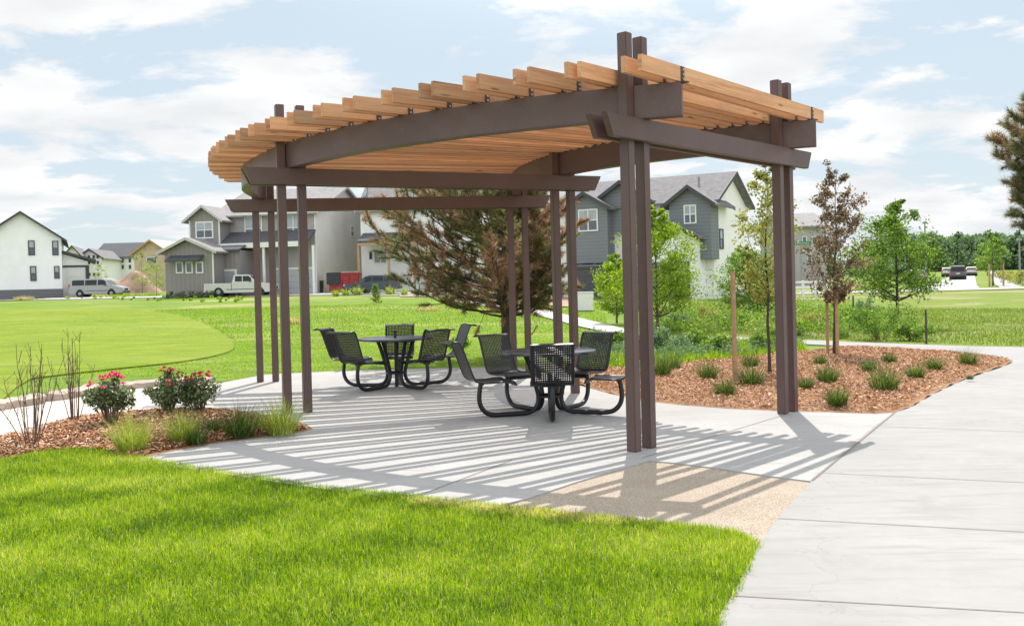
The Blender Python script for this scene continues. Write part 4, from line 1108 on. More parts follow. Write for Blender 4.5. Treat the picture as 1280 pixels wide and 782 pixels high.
# white utility box behind the dead pine
p = at(730, 388); m = MB(); m.box(-.45, .45, -.35, .35, 0, .85); m.box(-.48, .48, -.38, .38, .85, .90); o = m.build('utility_box', M['white'], bevel=.02); o.location = p; tag(o, 'pale utility box on a pad right of the middle post pair', 'utility box')

# low white fence by the grey house at the right
def rail_fence(x0, x1, Y, h, label, mat):
    root = empty('fence', ((x0 + x1)/2, Y, 0)); tag(root, label, 'fence'); n = max(3, int((x1 - x0)/2.4)); cx = (x0 + x1)/2
    for i in range(n + 1):
        x = x0 + (x1 - x0)*i/n; z = gz(x, Y); m = MB(); m.box(x - cx - .07, x - cx + .07, -.07, .07, z - .1, z + h); m.build('fence_post', mat, root)
    for f in (.35, .62, .9):
        m = MB(); z = gz(cx, Y) + h*f; m.box(x0 - cx, x1 - cx, -.1, -.072, z - .07, z + .07); m.build('rail', mat, root)
a = on_y(988, 345, 62); b = on_y(1034, 345, 62)
rail_fence(a.x, b.x, 62, 1.15, 'white three rail fence in front of the distant grey house', M['white'])
for i, (px, Y, lab) in enumerate([(1252, 96, 'dull green bush nearest the right sidewalk'), (1262, 92, 'dull bush second from the right sidewalk'), (1271, 88, 'dull bush third from the right sidewalk'), (1280, 84, 'dull bush cut by the right frame edge')]):
    a = on_y(px, 345, Y); shrub('far_bush', (a.x, Y, gz(a.x, Y)), 1.2, 1.3, 700, .16, 'leaf_yellow', 720 + i, lab, group='bushes beside the right sidewalk')

# ------------------------------------------------------------ houses
class House:
    def __init__(s, name, label, px, Y, rot, zbase=None, cat='house'):
        a = on_y(px, 350, Y); s.o = Vector((a.x, Y)); s.rot = rot; s.z = gz(a.x, Y) if zbase is None else zbase
        s.root = empty(name, (a.x, Y, s.z), rot); tag(s.root, label, cat)
        s.ux = Vector((cos(rot), sin(rot))); s.uy = Vector((-sin(rot), cos(rot)))
    def L(s, px, py, ly=0.0):
        """local x and z of a photo place on the plane local y = ly"""
        r = ray(px, py); d = Vector((r[0], r[1])); q = s.o + s.uy*ly
        t = q.dot(s.uy)/d.dot(s.uy); P = d*t
        return ((P - s.o).dot(s.ux), EYE + r[2]*t - s.z)
    def X(s, px, ly=0.0): return s.L(px, 330, ly)[0]
    def Z(s, px, py, ly=0.0): return s.L(px, py, ly)[1]
    def box(s, name, mat, x0, x1, y0, y1, z0, z1):
        m = MB(); m.box(x0, x1, y0, y1, z0, z1); return m.build(name, mat, s.root)
    def gable_wall(s, mat, x0, x1, y0, y1, z0, ze, zr, ridge='y', name='wall'):
        m = MB()
        if ridge == 'y': m.prism([(x0, z0), (x1, z0), (x1, ze), ((x0 + x1)/2, zr), (x0, ze)], y0, y1, 'y')
        else: m.prism([(y0, z0), (y1, z0), (y1, ze), ((y0 + y1)/2, zr), (y0, ze)], x0, x1, 'x')
        return m.build(name, mat, s.root)
    def gable_roof(s, mat, trim, x0, x1, y0, y1, ze, zr, ridge='y', oh=.45, th=.16, lip=.03):
        m = MB()
        if ridge == 'y': a0, a1, b0, b1 = x0, x1, y0 - oh, y1 + oh
        else: a0, a1, b0, b1 = y0, y1, x0 - oh, x1 + oh
        mid = (a0 + a1)/2; sl = (zr - ze)/(mid - a0); e0 = a0 - oh; ez = ze - oh*sl
        z_ = lip
        for sg, e in ((1, e0), (-1, a1 + oh)):
            poly = [(e, ez + z_), (mid, zr + z_), (mid, zr + th + z_), (e, ez + th + z_)]
            m.prism(poly, b0, b1, 'y' if ridge == 'y' else 'x')
        rf = m.build('roof', mat, s.root)
        for bb in ((b0 - .04, b0 - .005), (b1 + .005, b1 + .04)):
            m = MB(); e = e0; e2 = a1 + oh
            m.prism([(e, ez + z_ - .08), (mid, zr + z_ - .08), (e2, ez + z_ - .08), (e2, ez + th + z_ + .02), (mid, zr + th + z_ + .02), (e, ez + th + z_ + .02)], bb[0], bb[1], 'y' if ridge == 'y' else 'x')
            m.build('fascia', trim, rf)
        return rf
    def window(s, x0, x1, z0, z1, y, side='front', mull=1, rail=True, frame='white', glass='glass', fw=.09):
        m = MB(); w = x1 - x0; yy0, yy1 = y - .07, y - .004
        def B(mm, a0, a1, c0, c1, d0, d1):
            if side == 'front': mm.box(a0, a1, d0, d1, c0, c1)
            else: mm.box(y + (y - d1), y + (y - d0), a0, a1, c0, c1)    # on a wall facing local +x, y is its x
        B(m, x0 - fw, x1 + fw, z1, z1 + fw, yy0, yy1); B(m, x0 - fw, x1 + fw, z0 - fw, z0, yy0, yy1)
        B(m, x0 - fw, x0, z0, z1, yy0, yy1); B(m, x1, x1 + fw, z0, z1, yy0, yy1)
        for k in range(mull): xx = x0 + w*(k + 1)/(mull + 1); B(m, xx - .04, xx + .04, z0, z1, yy0 + .015, yy1)
        if rail: B(m, x0, x1, (z0 + z1)/2 - .035, (z0 + z1)/2 + .035, yy0 + .018, yy1 - .0)
        f = m.build('window', M[frame], s.root)
        g = MB(); B(g, x0 + .001, x1 - .001, z0 + .001, z1 - .001, y - .03, y - .006)
        # blinds pulled half down behind the upper sash show as a paler pane
        p = g.build('pane', M[glass], f)
        if rail and glass == 'glass':
            g = MB(); B(g, x0 + .002, x1 - .002, (z0 + z1)/2 + .036, z1 - .002, y - .034, y - .031); g.build('blind', M['blind'], f)
        return f
    def pwin(s, px0, px1, py0, py1, ly, **kw):
        x0 = s.X(px0, ly); x1 = s.X(px1, ly); mx = (px0 + px1)/2
        return s.window(x0, x1, s.Z(mx, py1, ly), s.Z(mx, py0, ly), ly, **kw)
    def garage(s, x0, x1, z0, z1, y, mat, trim='white'):
        m = MB(); n = 4
        for k in range(n):
            a = z0 + (z1 - z0)*k/n; b = z0 + (z1 - z0)*(k + 1)/n - .03; m.box(x0, x1, y - .05, y - .004, a, b)
            nn = max(2, int((x1 - x0)/.8))
            for i in range(nn): xx = x0 + (x1 - x0)*(i + .12)/nn; m.box(xx, xx + (x1 - x0)/nn*.76, y - .065, y - .051, a + .08, b - .08)
        g = m.build('garage_door', mat, s.root)
        m = MB(); m.box(x0 - .18, x0 - .005, y - .08, y - .003, z0, z1 + .18); m.box(x1 + .005, x1 + .18, y - .08, y - .003, z0, z1 + .18); m.box(x0 - .004, x1 + .004, y - .08, y - .003, z1 + .005, z1 + .18)
        m.build('frame', M[trim], g)

# --- grey house with board and batten garage (left centre)
sd_grey = siding('grey_board_batten', (.25, .225, .222), .45, True); sd_lap = siding('grey_lap_siding', (.36, .33, .325), .2); sd_tan = siding('pale_tan_lap_siding', (.70, .665, .64), .2)
sd_white = siding('white_lap_siding', (.82, .80, .80), .2); sd_slate = siding('slate_lap_siding', (.185, .20, .22), .24); stucco = plain('white_stucco', (.84, .82, .825), .85, var=.04, scale=1)
foundation = plain('grey_foundation', (.15, .15, .155), .9)
H = House('grey_house', 'grey two storey house with board and batten garage wing and white trimmed windows', 395, 90, -.20)
X, Z = H.X, H.Z
w0, w1 = X(275), X(395); ze = Z(340, 268); zr = Z(350, 238, 5) + .2; gz0 = -.6
dep = 15.0
H.gable_wall(sd_lap, w0, 0, 0, dep, gz0, ze, zr, 'x')
H.gable_roof(M['roof_pale'], M['fascia_pale'], w0 - .3, 0, 0, dep, ze, zr, 'x', oh=.5)
# side wall cladding facing right
m = MB(); m.prism([(0.02, gz0), (dep - .02, gz0), (dep - .02, ze - .03), (dep/2, zr - .05), (0.02, ze - .03)], .003, .06, 'x'); m.build('side_cladding', sd_tan, H.root)
m = MB(); m.box(.004, .10, -.04, .10, gz0, ze); m.build('corner_trim', M['white'], H.root)
H.window(9.2, 9.9, Z(445, 293, 9) - .1, Z(445, 284, 9) + .1, .06, side='right', mull=0)
m = MB(); m.box(.062, .11, 5.0, 6.0, 2.6, 2.8); m.build('vent', M['white'], H.root)
H.pwin(308.5, 328, 272, 300, 0); H.pwin(359, 377, 270, 299, 0)
m = MB(); m.prism([(-2.0, Z(340, 305)), (.0, Z(340, 297) + .5), (.0, Z(340, 297) + .65), (-2.0, Z(340, 305) + .15)], X(268), .12, 'x'); m.build('porch_roof', M['roof_dark'], H.root)
m = MB(); m.box(X(268), .12, -2.05, -1.9, Z(340, 310), Z(340, 305) + .1); m.build('fascia', M['white'], H.root)
for px in (330, 392): x = X(px, -1.8); m = MB(); m.box(x - .1, x + .1, -1.9, -1.7, gz0, Z(340, 308, -1.9)); m.build('porch_post', M['white'], H.root)
H.garage(X(345), X(391), 0, 2.3, 0, plain('pale_garage_door', (.42, .42, .43), .6))
m = MB(); x = X(311.5); m.box(x - .5, x + .5, -.06, -.004, 0, 2.1); d_ = m.build('front_door', M['fascia_dark'], H.root); m = MB(); m.box(x + .34, x + .42, -.1, -.062, 1.0, 1.1); m.build('handle', M['bolt'], d_)
# upper gable block
g0, g1 = X(238, -2), X(276, -2); H.gable_wall(sd_grey, g0, g1, -2, 7, 2, Z(256, 274, -2), Z(256, 259, -2)); H.gable_roof(M['roof_pale'], M['fascia_pale'], g0, g1, -2, 7, Z(256, 274, -2), Z(256, 259, -2), oh=.5)
H.pwin(247.5, 266.5, 278.5, 296.5, -2, fw=.13)
m = MB(); m.box(g1 - .12, g1 + .02, -2.05, -2.003, 2, Z(256, 274, -2) - .1); m.box(g0 - .02, g0 + .12, -2.05, -2.003, 2, Z(256, 274, -2) - .1); m.build('corner_trim', M['white'], H.root)
# garage wing
a0, a1 = X(206.5, -5), X(267, -5); H.gable_wall(sd_grey, a0, a1, -5, 6, gz0, Z(236, 314, -5), Z(236, 299.5, -5)); H.gable_roof(M['roof_pale'], M['fascia_pale'], a0, a1, -5, 6, Z(236, 314, -5), Z(236, 299.5, -5), oh=.6)
for px0 in (221.5, 233.5, 246.5): H.pwin(px0, px0 + 6.2, 328.5, 340.0, -5, mull=0, rail=False, fw=.12)
m = MB(); zz = Z(235, 323, -5); m.prism([(-6.0, zz - .3), (-5.003, zz + .15), (-5.003, zz + .3), (-6.0, zz - .15)], X(213, -5), X(255, -5), 'x'); m.build('awning', M['roof_dark'], H.root)
m = MB(); m.box(a1 - .12, a1 + .02, -5.05, -5.003, gz0, Z(236, 314, -5) - .1); m.build('corner_trim', M['white'], H.root)
# second garage bay between
H.box('wall', sd_grey, X(267, -3), X(300, -3), -3, 0, gz0, Z(285, 313, -3)); H.garage(X(274.5, -3), X(293.5, -3), 0, 2.25, -3, plain('grey_garage_door', (.33, .335, .34), .6))
m = MB(); m.prism([(-3.5, Z(285, 314, -3)), (0, Z(285, 300, -3)), (0, Z(285, 300, -3) + .15), (-3.5, Z(285, 314, -3) + .15)], X(266, -3), X(302, -3), 'x'); m.build('roof', M['roof_dark'], H.root)
# foundation shrubs
for i, px in enumerate((212, 224, 237, 250, 262)):
    r = ray(px, 352); q = H.o + H.uy*(-5.9) + H.ux*X(px, -5.9)
    shrub('foundation_shrub', (q.x, q.y, H.z - .3), .6, .9, 500, .12, 'leaf_rose', 700 + i, ['leftmost', 'second', 'middle', 'fourth', 'rightmost'][i] + ' dark shrub under the three small garage windows', group='shrubs under the garage windows', stems=6)

# --- white house at far left
H = House('white_house', 'white stucco house with black rakes and a low garage at the left edge', 78, 100, .42)
X, Z = H.X, H.Z
x1 = 0; x0 = X(-24); ze = Z(70, 297) - .1; zr = Z(28, 266.5); 
H.gable_wall(stucco, x0, 0, 0, 14, -.8, ze, zr); H.gable_roof(M['roof_dark'], M['fascia_dark'], x0, 0, 0, 14, ze, zr, oh=.55)
H.pwin(37, 43, 301.5, 318, 0, mull=0, frame='fascia_dark'); H.pwin(67, 72.5, 302, 318, 0, mull=0, frame='fascia_dark'); H.pwin(38.5, 44, 333.5, 350, 0, mull=0, frame='fascia_dark'); H.pwin(68.5, 73, 333.5, 347, 0, mull=0, frame='fascia_dark')
H.box('foundation', foundation, x0 - .02, .02, -.03, 14.03, -.9, Z(40, 361.5))
gx = X(110, 1.5)
H.box('wall', stucco, .01, gx, 1.5, 9, -.8, Z(95, 331, 1.5)); m = MB(); m.prism([(0.01, Z(79, 316, 1.0)), (gx + .8, Z(113, 327.5, 1.0)), (gx + .8, Z(113, 327.5, 1.0) + .28), (0.01, Z(79, 316, 1.0) + .28)], .9, 9.5, 'y'); m.build('garage_roof', M['roof_dark'], H.root)
m = MB(); m.prism([(0.011, Z(95, 331, 1.5)), (gx, Z(95, 331, 1.5)), (gx, Z(112, 326.5, 1.5)), (.011, Z(80, 317, 1.5))], 1.5, 9, 'y'); m.build('garage_gable', stucco, H.root)
m = MB(); m.box(.05, gx + .1, 1.38, 1.49, Z(95, 334, 1.5), Z(95, 331.5, 1.5)); m.box(gx - .25, gx + .1, 1.38, 1.49, -.8, Z(95, 334, 1.5)); m.build('porch_frame', M['fascia_dark'], H.root)
H.garage(.5, gx - .5, -.3, Z(95, 335, 1.5) - .1, 1.5, M['white'])

def simple_house(name, label, px0, px1, Y, pybase, pyeave, pyridge, wall, roof, trim, rot=0.0, ridge='x', dep=11, wins=(), cat='house'):
    H = House(name, label, px1, Y, rot); x0 = H.X(px0); mp = (px0 + px1)/2
    ze = H.Z(mp, pyeave); zr = H.Z(mp, pyridge, dep/2 if ridge == 'x' else 0)
    H.gable_wall(wall, x0, 0, 0, dep, -1, ze, zr, ridge); H.gable_roof(roof, trim, x0, 0, 0, dep, ze, zr, ridge, oh=.5)
    for (a, b, c, d) in wins: H.pwin(a, b, c, d, 0, mull=0, rail=False, frame='white', fw=.07)
    return H
simple_house('white_house', 'distant white house with grey gable beyond the low garage', 78, 104, 150, 352, 322, 308, sd_white, M['roof_grey'], M['fascia_dark'], .3, 'y', wins=((95, 98, 320, 324),))
simple_house('white_house', 'long white house with charcoal roof behind the silver van', 118, 172, 165, 350, 321, 305, sd_white, M['roof_dark'], M['fascia_dark'], .0, 'x', wins=tuple((x, x + 3, y, y + 5) for x in (141, 146, 152, 161) for y in (323, 331)))
simple_house('white_house', 'tall white house with rows of small dark windows behind the van roof', 98, 128, 155, 350, 322, 312, stucco, M['roof_grey'], M['fascia_dark'], .1, 'y', wins=tuple((x, x + 3, y, y + 4) for x in (104, 110, 116, 121) for y in (319, 326, 341)))
osb = plain('osb_sheathing', (.50, .39, .28), .85, var=.2, scale=2)
H = simple_house('unfinished_house', 'unfinished house sheathed in raw tan panels behind the dirt mound', 168, 212, 130, 352, 316, 301, osb, plain('bare_plywood', (.55, .46, .37), .85, var=.1), M['stake'], -.1, 'y', wins=((184, 196, 322, 329),))

# --- white house with porch, partly hidden by the pine
H = House('white_house', 'white two storey house with a dark porch roof behind the big pine', 612, 92, -.05)
X, Z = H.X, H.Z; x0 = X(452)
ze = Z(520, 262); H.gable_wall(sd_white, x0, 0, 0, 12, -1, ze, ze + 3.2, 'x'); H.gable_roof(M['roof_grey'], M['fascia_pale'], x0, 0, 0, 12, ze, ze + 3.2, 'x')
m = MB(); m.prism([(-3, Z(475, 303, -3)), (0, Z(475, 294, 0)), (0, Z(475, 294, 0) + .25), (-3, Z(475, 303, -3) + .2)], X(447, -3), X(520, -3), 'x'); m.build('porch_roof', M['roof_dark'], H.root)
m = MB(); m.box(X(447, -3), X(520, -3), -3.05, -2.85, Z(475, 306.5, -3), Z(475, 303.2, -3)); m.build('porch_beam', M['stake'], H.root)
for px in (448.5, 486, 518): x = X(px, -2.9); m = MB(); m.box(x - .1, x + .1, -3.0, -2.8, -1, Z(475, 306.5, -3)); m.build('porch_post', M['stake'], H.root)
H.pwin(468.5, 483, 312, 328, 0, mull=1, rail=False, frame='white'); H.pwin(462, 466, 314, 324, 0, mull=0, rail=False)
m = MB(); m.box(X(454), X(463), -.03, -.004, Z(460, 276), Z(460, 271.5)); m.build('blue_wrap_print', plain('blue_print', (.04, .09, .30), .7), H.root)
H.garage(X(545), X(575), -.2, 2.3, 0, plain('dark_garage_door', (.07, .065, .07), .6)); H.garage(X(582), X(606), -.2, 2.3, 0, M['white'])
simple_house('white_house', 'white house seen through the thin right side of the big pine', 622, 716, 98, 350, 258, 238, sd_white, M['roof_pale'], M['fascia_pale'], -.05, 'x', wins=((640, 650, 290, 305), (668, 680, 290, 305), (694, 702, 300, 320)))

# --- dark slate house right of centre
H = House('slate_house', 'dark slate and white townhouse with black rakes behind the lime green tree', 893, 64, -.50)
X, Z = H.X, H.Z
x0 = X(700); dep = 8.5; ze = Z(870, 251); zr = Z(905, 218.5, dep/2) 
H.gable_wall(stucco, x0, 0, 0, dep, -1, ze, zr, 'x'); H.gable_roof(M['roof_grey'], M['fascia_dark'], x0, 0, 0, dep, ze, zr, 'x', oh=.5)
def bay(pxa, pxb, ly, pye, pyr, mat, z0):
    a, b = X(pxa, ly), X(pxb, ly); mp = (pxa + pxb)/2
    H.gable_wall(mat, a, b, ly, .5 if z0 > 2 else 1, z0, Z(mp, pye, ly), Z(mp, pyr, ly)); H.gable_roof(M['roof_grey'], M['fascia_dark'], a, b, ly, 2.6, Z(mp, pye, ly), Z(mp, pyr, ly), oh=.45)
bay(838, 890, -1.2, 254, 235, sd_slate, 2.6); H.pwin(858, 870.5, 257.5, 278, -1.2, mull=1)
bay(708, 760.5, -1.2, 260, 243, sd_slate, 2.6); H.pwin(726, 747.5, 263, 287.5, -1.2, mull=1)
bay(748, 812, -.35, 251, 229, sd_slate, 4.6)
# lower roofs and dark garages
for a, b, pe, pr in ((790, 868, 297, 276),):
    xa, xb = X(a, -2.5), X(b, -2.5); H.gable_wall(stucco, xa, xb, -2.5, -.01, -1, Z((a+b)/2, pe, -2.5), Z((a+b)/2, pr, -2.5)); H.gable_roof(M['roof_grey'], M['fascia_dark'], xa, xb, -2.5, -.6, Z((a+b)/2, pe, -2.5), Z((a+b)/2, pr, -2.5), oh=.4)
    H.garage(xa + .5, xb - .5, 0, 2.3, -2.5, plain('slate_garage_door', (.10, .105, .11), .6), 'fascia_dark')
xa, xb = X(712, -1.5), X(765, -1.5); H.box('wall', sd_slate, xa, xb, -1.5, -.01, -1, 2.5); H.garage(xa + .4, xb - .4, 0, 2.2, -1.5, plain('charcoal_garage_door', (.06, .065, .07), .6), 'fascia_dark')
for (a, b) in ((.9, 0), (1.5, 0)): pass
m = MB(); zc = zr - 1.0
m.cyl((X(876, 2), 2.0), .08, zc, zc + .75, 'z', 8); m.build('vent_pipe', M['lamp_grey'], H.root)
H.window(1.4, 2.1, 3.4, 4.6, .0, side='right', mull=0, frame='fascia_dark')

# --- far grey house, brick house at edge
simple_house('grey_house', 'distant grey townhouse right of the far post pair', 984, 1034, 105, 340, 283, 268, siding('grey_far', (.38, .365, .37), .25), M['roof_pale'], M['white'], 0, 'x', wins=((1004, 1008, 296, 305), (1016, 1022, 296, 306), (1010, 1014, 318, 332)))
# dirt mound
m = MB(); rng = np.random.default_rng(77); n = 26; p = on_y(160, 352, 118); vs = []; R1, R2 = 4.4, 3.0
for j in range(n + 1):
    for i in range(n + 1):
        u = i/n*2 - 1; v = j/n*2 - 1; q = max(0, 1 - (u*u + v*v)); h = 2.5*q**.8*(1 + .25*sin(u*5 + v*3)) + .12*sin(u*17)*cos(v*13)*q
        vs.append((u*R1, v*R2, h - .25))
m.add(vs, [(j*(n+1)+i, j*(n+1)+i+1, (j+1)*(n+1)+i+1, (j+1)*(n+1)+i) for j in range(n) for i in range(n)])
o = m.build('dirt_mound', M['dirt'], smooth=True, fix=False); o.location = (p.x, 118, gz(p.x, 118)); tag(o, 'heap of bare brown dirt between the van and the grey house', 'dirt mound')

# ------------------------------------------------------------ vehicles
CARGLASS = plain('car_glass', (.012, .015, .018), .18, spec=.35, var=.2)
def car(name, pos, rz, L, W, Hh, paint, kind, label, cat):
    """side outline swept across the width; x forward, wheels on the ground"""
    root = empty(name, pos, rz); tag(root, label, cat); wr = .34 if kind != 'pickup' else .40; wb = L*.29
    h2 = Hh; b0 = .28
    def arch(cx, up): return [(cx - wr - .09, b0), (cx - wr*.95, b0 + .22), (cx - wr*.5, b0 + .42), (cx + wr*.0, b0 + .48), (cx + wr*.5, b0 + .42), (cx + wr*.95, b0 + .22), (cx + wr + .09, b0)]
    bot = [(-L/2, b0 + .05)] + arch(-wb, 0) + arch(wb, 0) + [(L/2, b0 + .05)]
    if kind == 'van':
        belt = 1.12; top = [(L/2, .62), (L/2 - .12, .88), (L/2 - .85, 1.08), (L/2 - 1.15, belt), (-L/2 + .02, belt), (-L/2, .8)]
        cab = [(L/2 - 1.1, belt - .02), (L/2 - 1.95, h2 - .08), (L/2 - 2.3, h2), (-L/2 + .5, h2), (-L/2 + .18, h2 - .12), (-L/2 + .04, belt - .02)]
        wins = [(-L/2 + .35, -L/2 + 1.6), (-L/2 + 1.7, -L/2 + 2.9), (-L/2 + 3.0, L/2 - 1.75)]
    elif kind == 'pickup':
        belt = 1.22; top = [(L/2, .7), (L/2 - .08, 1.05), (L/2 - 1.45, 1.18), (L/2 - 1.6, belt), (-L/2 + 2.5, belt), (-L/2 + 2.46, 1.16), (-L/2, 1.16), (-L/2, .7)]
        cab = [(L/2 - 1.55, belt - .03), (L/2 - 2.25, h2 - .05), (L/2 - 2.5, h2), (-L/2 + 2.85, h2), (-L/2 + 2.65, h2 - .08), (-L/2 + 2.55, belt - .03)]
        wins = [(-L/2 + 2.8, -L/2 + 3.42), (-L/2 + 3.5, L/2 - 2.05)]
    else:
        belt = .98; nose = 1.15 if kind != 'suv' else 1.0
        top = [(L/2, .55), (L/2 - .06, .72), (L/2 - .35, .82), (L/2 - nose, belt - .06), (L/2 - nose - .15, belt), (-L/2 + .06, belt), (-L/2, .75)]
        cab = [(L/2 - nose - .05, belt - .03), (L/2 - nose - .75, h2 - .10), (L/2 - nose - 1.15, h2), (-L/2 + .85, h2 - .03), (-L/2 + (.45 if kind == 'suv' else .6), h2 - .12), (-L/2 + .10, belt - .02)]
        wins = [(-L/2 + .55, -L/2 + 1.35), (-L/2 + 1.45, -L/2 + 2.35), (-L/2 + 2.43, L/2 - nose - .75)]
    m = MB(); m.prism(bot + top, -W/2, W/2, 'y'); body = m.build('body', paint, root, bevel=.045, smooth=True)
    for cx in (-wb, wb):
        m = MB(); m.cyl((cx, wr + .02), wr + .085, -W/2 + .02, W/2 - .012 + .02, 'y', 20); m.build('wheel_arch', M['blackbin'], root)
    # cabin narrows upward
    ins = .05; n = len(cab); zs = [p[1] for p in cab]; zlo, zhi = min(zs), max(zs); m = MB()
    f = lambda z: W/2 - ins - .16*(z - zlo)/(zhi - zlo)
    vs = [(p[0], -f(p[1]), p[1]) for p in cab] + [(p[0], f(p[1]), p[1]) for p in cab]
    m.add(vs, [tuple(range(n)), tuple(range(2*n - 1, n - 1, -1))] + [(i, (i + 1) % n, n + (i + 1) % n, n + i) for i in range(n)])
    m.build('cabin', paint, root, bevel=.03, smooth=True)
    if kind == 'pickup':
        m = MB(); m.box(-L/2 + 2.47, -L/2 + 2.52, -W/2 - .004, W/2 + .004, .5, 1.17); m.build('bed_gap', M['blackbin'], root)
        m = MB(); m.box(-L/2 + .12, -L/2 + 2.4, -W/2 + .12, W/2 - .12, 1.162, 1.168); m.build('bed_floor', M['blackbin'], root)
    # side windows, windscreen and rear window, standing a little proud
    def roof_z(x):
        up = sorted([p for p in cab if p[1] > zlo + .1], key=lambda p: p[0]); lo_ = [min(cab, key=lambda p: p[0])] + up + [max(cab, key=lambda p: p[0])]
        return float(np.interp(x, [p[0] for p in lo_], [p[1] for p in lo_]))
    for sg in (-1, 1):
        for (a, b) in wins:
            zb_ = belt + .05; m = MB(); pts = []
            for x_ in np.linspace(a, b, 4): pts.append((x_, min(h2 - .13, roof_z(x_) - .09)))
            poly = [(a, zb_), (b, zb_)] + pts[::-1]; poly = [(p[0], max(p[1], zb_ + .01)) for p in poly]
            vs = [(p[0], sg*(f(p[1]) + .012), p[1]) for p in poly] + [(p[0], sg*(f(p[1]) - .03), p[1]) for p in poly]; k_ = len(poly)
            m.add(vs, [tuple(range(k_)), tuple(range(2*k_ - 1, k_ - 1, -1))] + [(i, (i + 1) % k_, k_ + (i + 1) % k_, k_ + i) for i in range(k_)])
            m.build('side_window', CARGLASS, root)
    def slope_glass(nm, p, q):
        m = MB(); d = Vector((q[0] - p[0], q[1] - p[1])); nn = Vector((d.y, -d.x)).normalized()
        if (nn.x > 0) != (nm == 'windscreen'): nn = -nn
        a = Vector(p) + d*.1; b = Vector(p) + d*.88; vs = []
        for e, s_ in ((a, 1), (b, .9)):
            for yy in (-1, 1): vs.append((e.x + nn.x*.012, yy*(f(e.y) - .09), e.y + nn.y*.012))
        for e, s_ in ((a, 1), (b, .9)):
            for yy in (-1, 1): vs.append((e.x - nn.x*.02, yy*(f(e.y) - .09), e.y - nn.y*.02))
        m.add(vs, [(0, 1, 3, 2), (4, 6, 7, 5), (0, 4, 5, 1), (2, 3, 7, 6), (0, 2, 6, 4), (1, 5, 7, 3)]); m.build(nm, CARGLASS, root)
    slope_glass('windscreen', cab[0], cab[1]); slope_glass('rear_window', cab[-1], cab[-2])
    for cx in (-wb, wb):
        for sg in (-1, 1):
            m = MB(); m.cyl((cx, wr), wr, sg*(W/2 - .22), sg*(W/2 + .01), 'y', 22); wh = m.build('wheel', M['tyre'], root, smooth=True, bevel=.02)
            m = MB(); m.cyl((cx, wr), wr*.50, sg*(W/2 - .02), sg*(W/2 + .022), 'y', 18); m.build('rim', M['rim'], wh)
    for sg in (-1, 1):
        m = MB(); m.box(L/2 - .12, L/2 + .012, sg*(W/2 - .36) - .14, sg*(W/2 - .36) + .14, .64, .80); m.build('headlight', M['light_lens'], root, bevel=.02)
        m = MB(); m.box(-L/2 - .012, -L/2 + .15, sg*(W/2 - .12) - .10, sg*(W/2 - .12) + .13, .78, 1.05 if kind != 'van' else 1.3); m.build('tail_light', M['red_lens'], root, bevel=.015)
        m = MB(); xm = wins[-1][1] - .05; m.box(xm - .08, xm + .08, sg*(W/2 + .0) - .0, sg*(W/2 + .18), belt + .03, belt + .17) if sg > 0 else m.box(xm - .08, xm + .08, -W/2 - .18, -W/2, belt + .03, belt + .17); m.build('mirror', M['blackbin'], root)
    m = MB(); m.box(L/2 - .10, L/2 + .05, -W/2 + .08, W/2 - .08, .34, .52); m.build('front_bumper', M['blackbin'] if kind != 'pickup' else M['rim'], root, bevel=.03)
    m = MB(); m.box(-L/2 - .05, -L/2 + .10, -W/2 + .08, W/2 - .08, .36, .54); m.build('rear_bumper', M['blackbin'] if kind != 'pickup' else M['rim'], root, bevel=.03)
    m = MB(); m.box(L/2 - .04, L/2 + .008, -W/2 + .5, W/2 - .5, .58, .80); m.build('grille', M['blackbin'], root)
    m = MB(); m.box(-L/2 - .02, -L/2 - .003, -.2, .2, .70, .82); m.build('number_plate', M['white'], root)
    for sg in (-1, 1):
        m = MB(); m.box(-L*.18, L*.22, sg*(W/2 + .003) - .004, sg*(W/2 + .003) + .004, .56, .62); m.build('side_trim', M['blackbin'], root)
    return root
def put(px, Y): a = on_y(px, 350, Y); return (a.x, Y, gz(a.x, Y) + .035)
silver = car_paint('silver_paint', (.30, .30, .295)); whitep = car_paint('white_paint', (.52, .50, .46), .1); navy = car_paint('navy_paint', (.025, .035, .065)); redp = car_paint('red_paint', (.40, .02, .02), .1); darkp = car_paint('dark_grey_paint', (.07, .065, .065))
car('van', put(124, 100), 0.0, 5.6, 1.95, 1.85, silver, 'van', 'silver passenger van parked in front of the white house at left', 'van')
car('pickup_truck', put(302, 87), 0.0, 6.3, 1.98, 1.9, whitep, 'pickup', 'off white pickup truck parked before the grey house', 'pickup truck')
car('parked_car', put(352, 93), 0.0, 4.6, 1.8, 1.7, redp, 'suv', 'red car half hidden behind the middle posts', 'car')
car('parked_car', put(466, 84), pi, 4.9, 1.85, 1.56, navy, 'wagon', 'dark blue wagon parked left of the big pine', 'car')
car('parked_car', put(562, 84), pi, 5.2, 1.9, 1.7, silver, 'suv', 'silver car behind the lower boughs of the big pine', 'car')
car('moving_car', (57.6, 124, gz(57.6, 124) + .035), radians(66), 4.7, 1.95, 1.8, darkp, 'suv', 'dark grey sport utility driving away on the receding road', 'car')
car('parked_car', (72.6, 160, gz(72.6, 160) + .035), radians(66), 4.5, 1.8, 1.5, whitep, 'wagon', 'small white car far down the road left of the moving one', 'car')
car('parked_car', (78.0, 163, gz(78.0, 163) + .035), radians(66), 4.5, 1.8, 1.5, whitep, 'wagon', 'pale car parked far down the right kerb of the road', 'car')
car('parked_car', (44.8, 106, gz(44.8, 106) + .035), radians(66), 4.6, 1.8, 1.5, silver, 'wagon', 'silver car parked on the left kerb of the receding road', 'car')

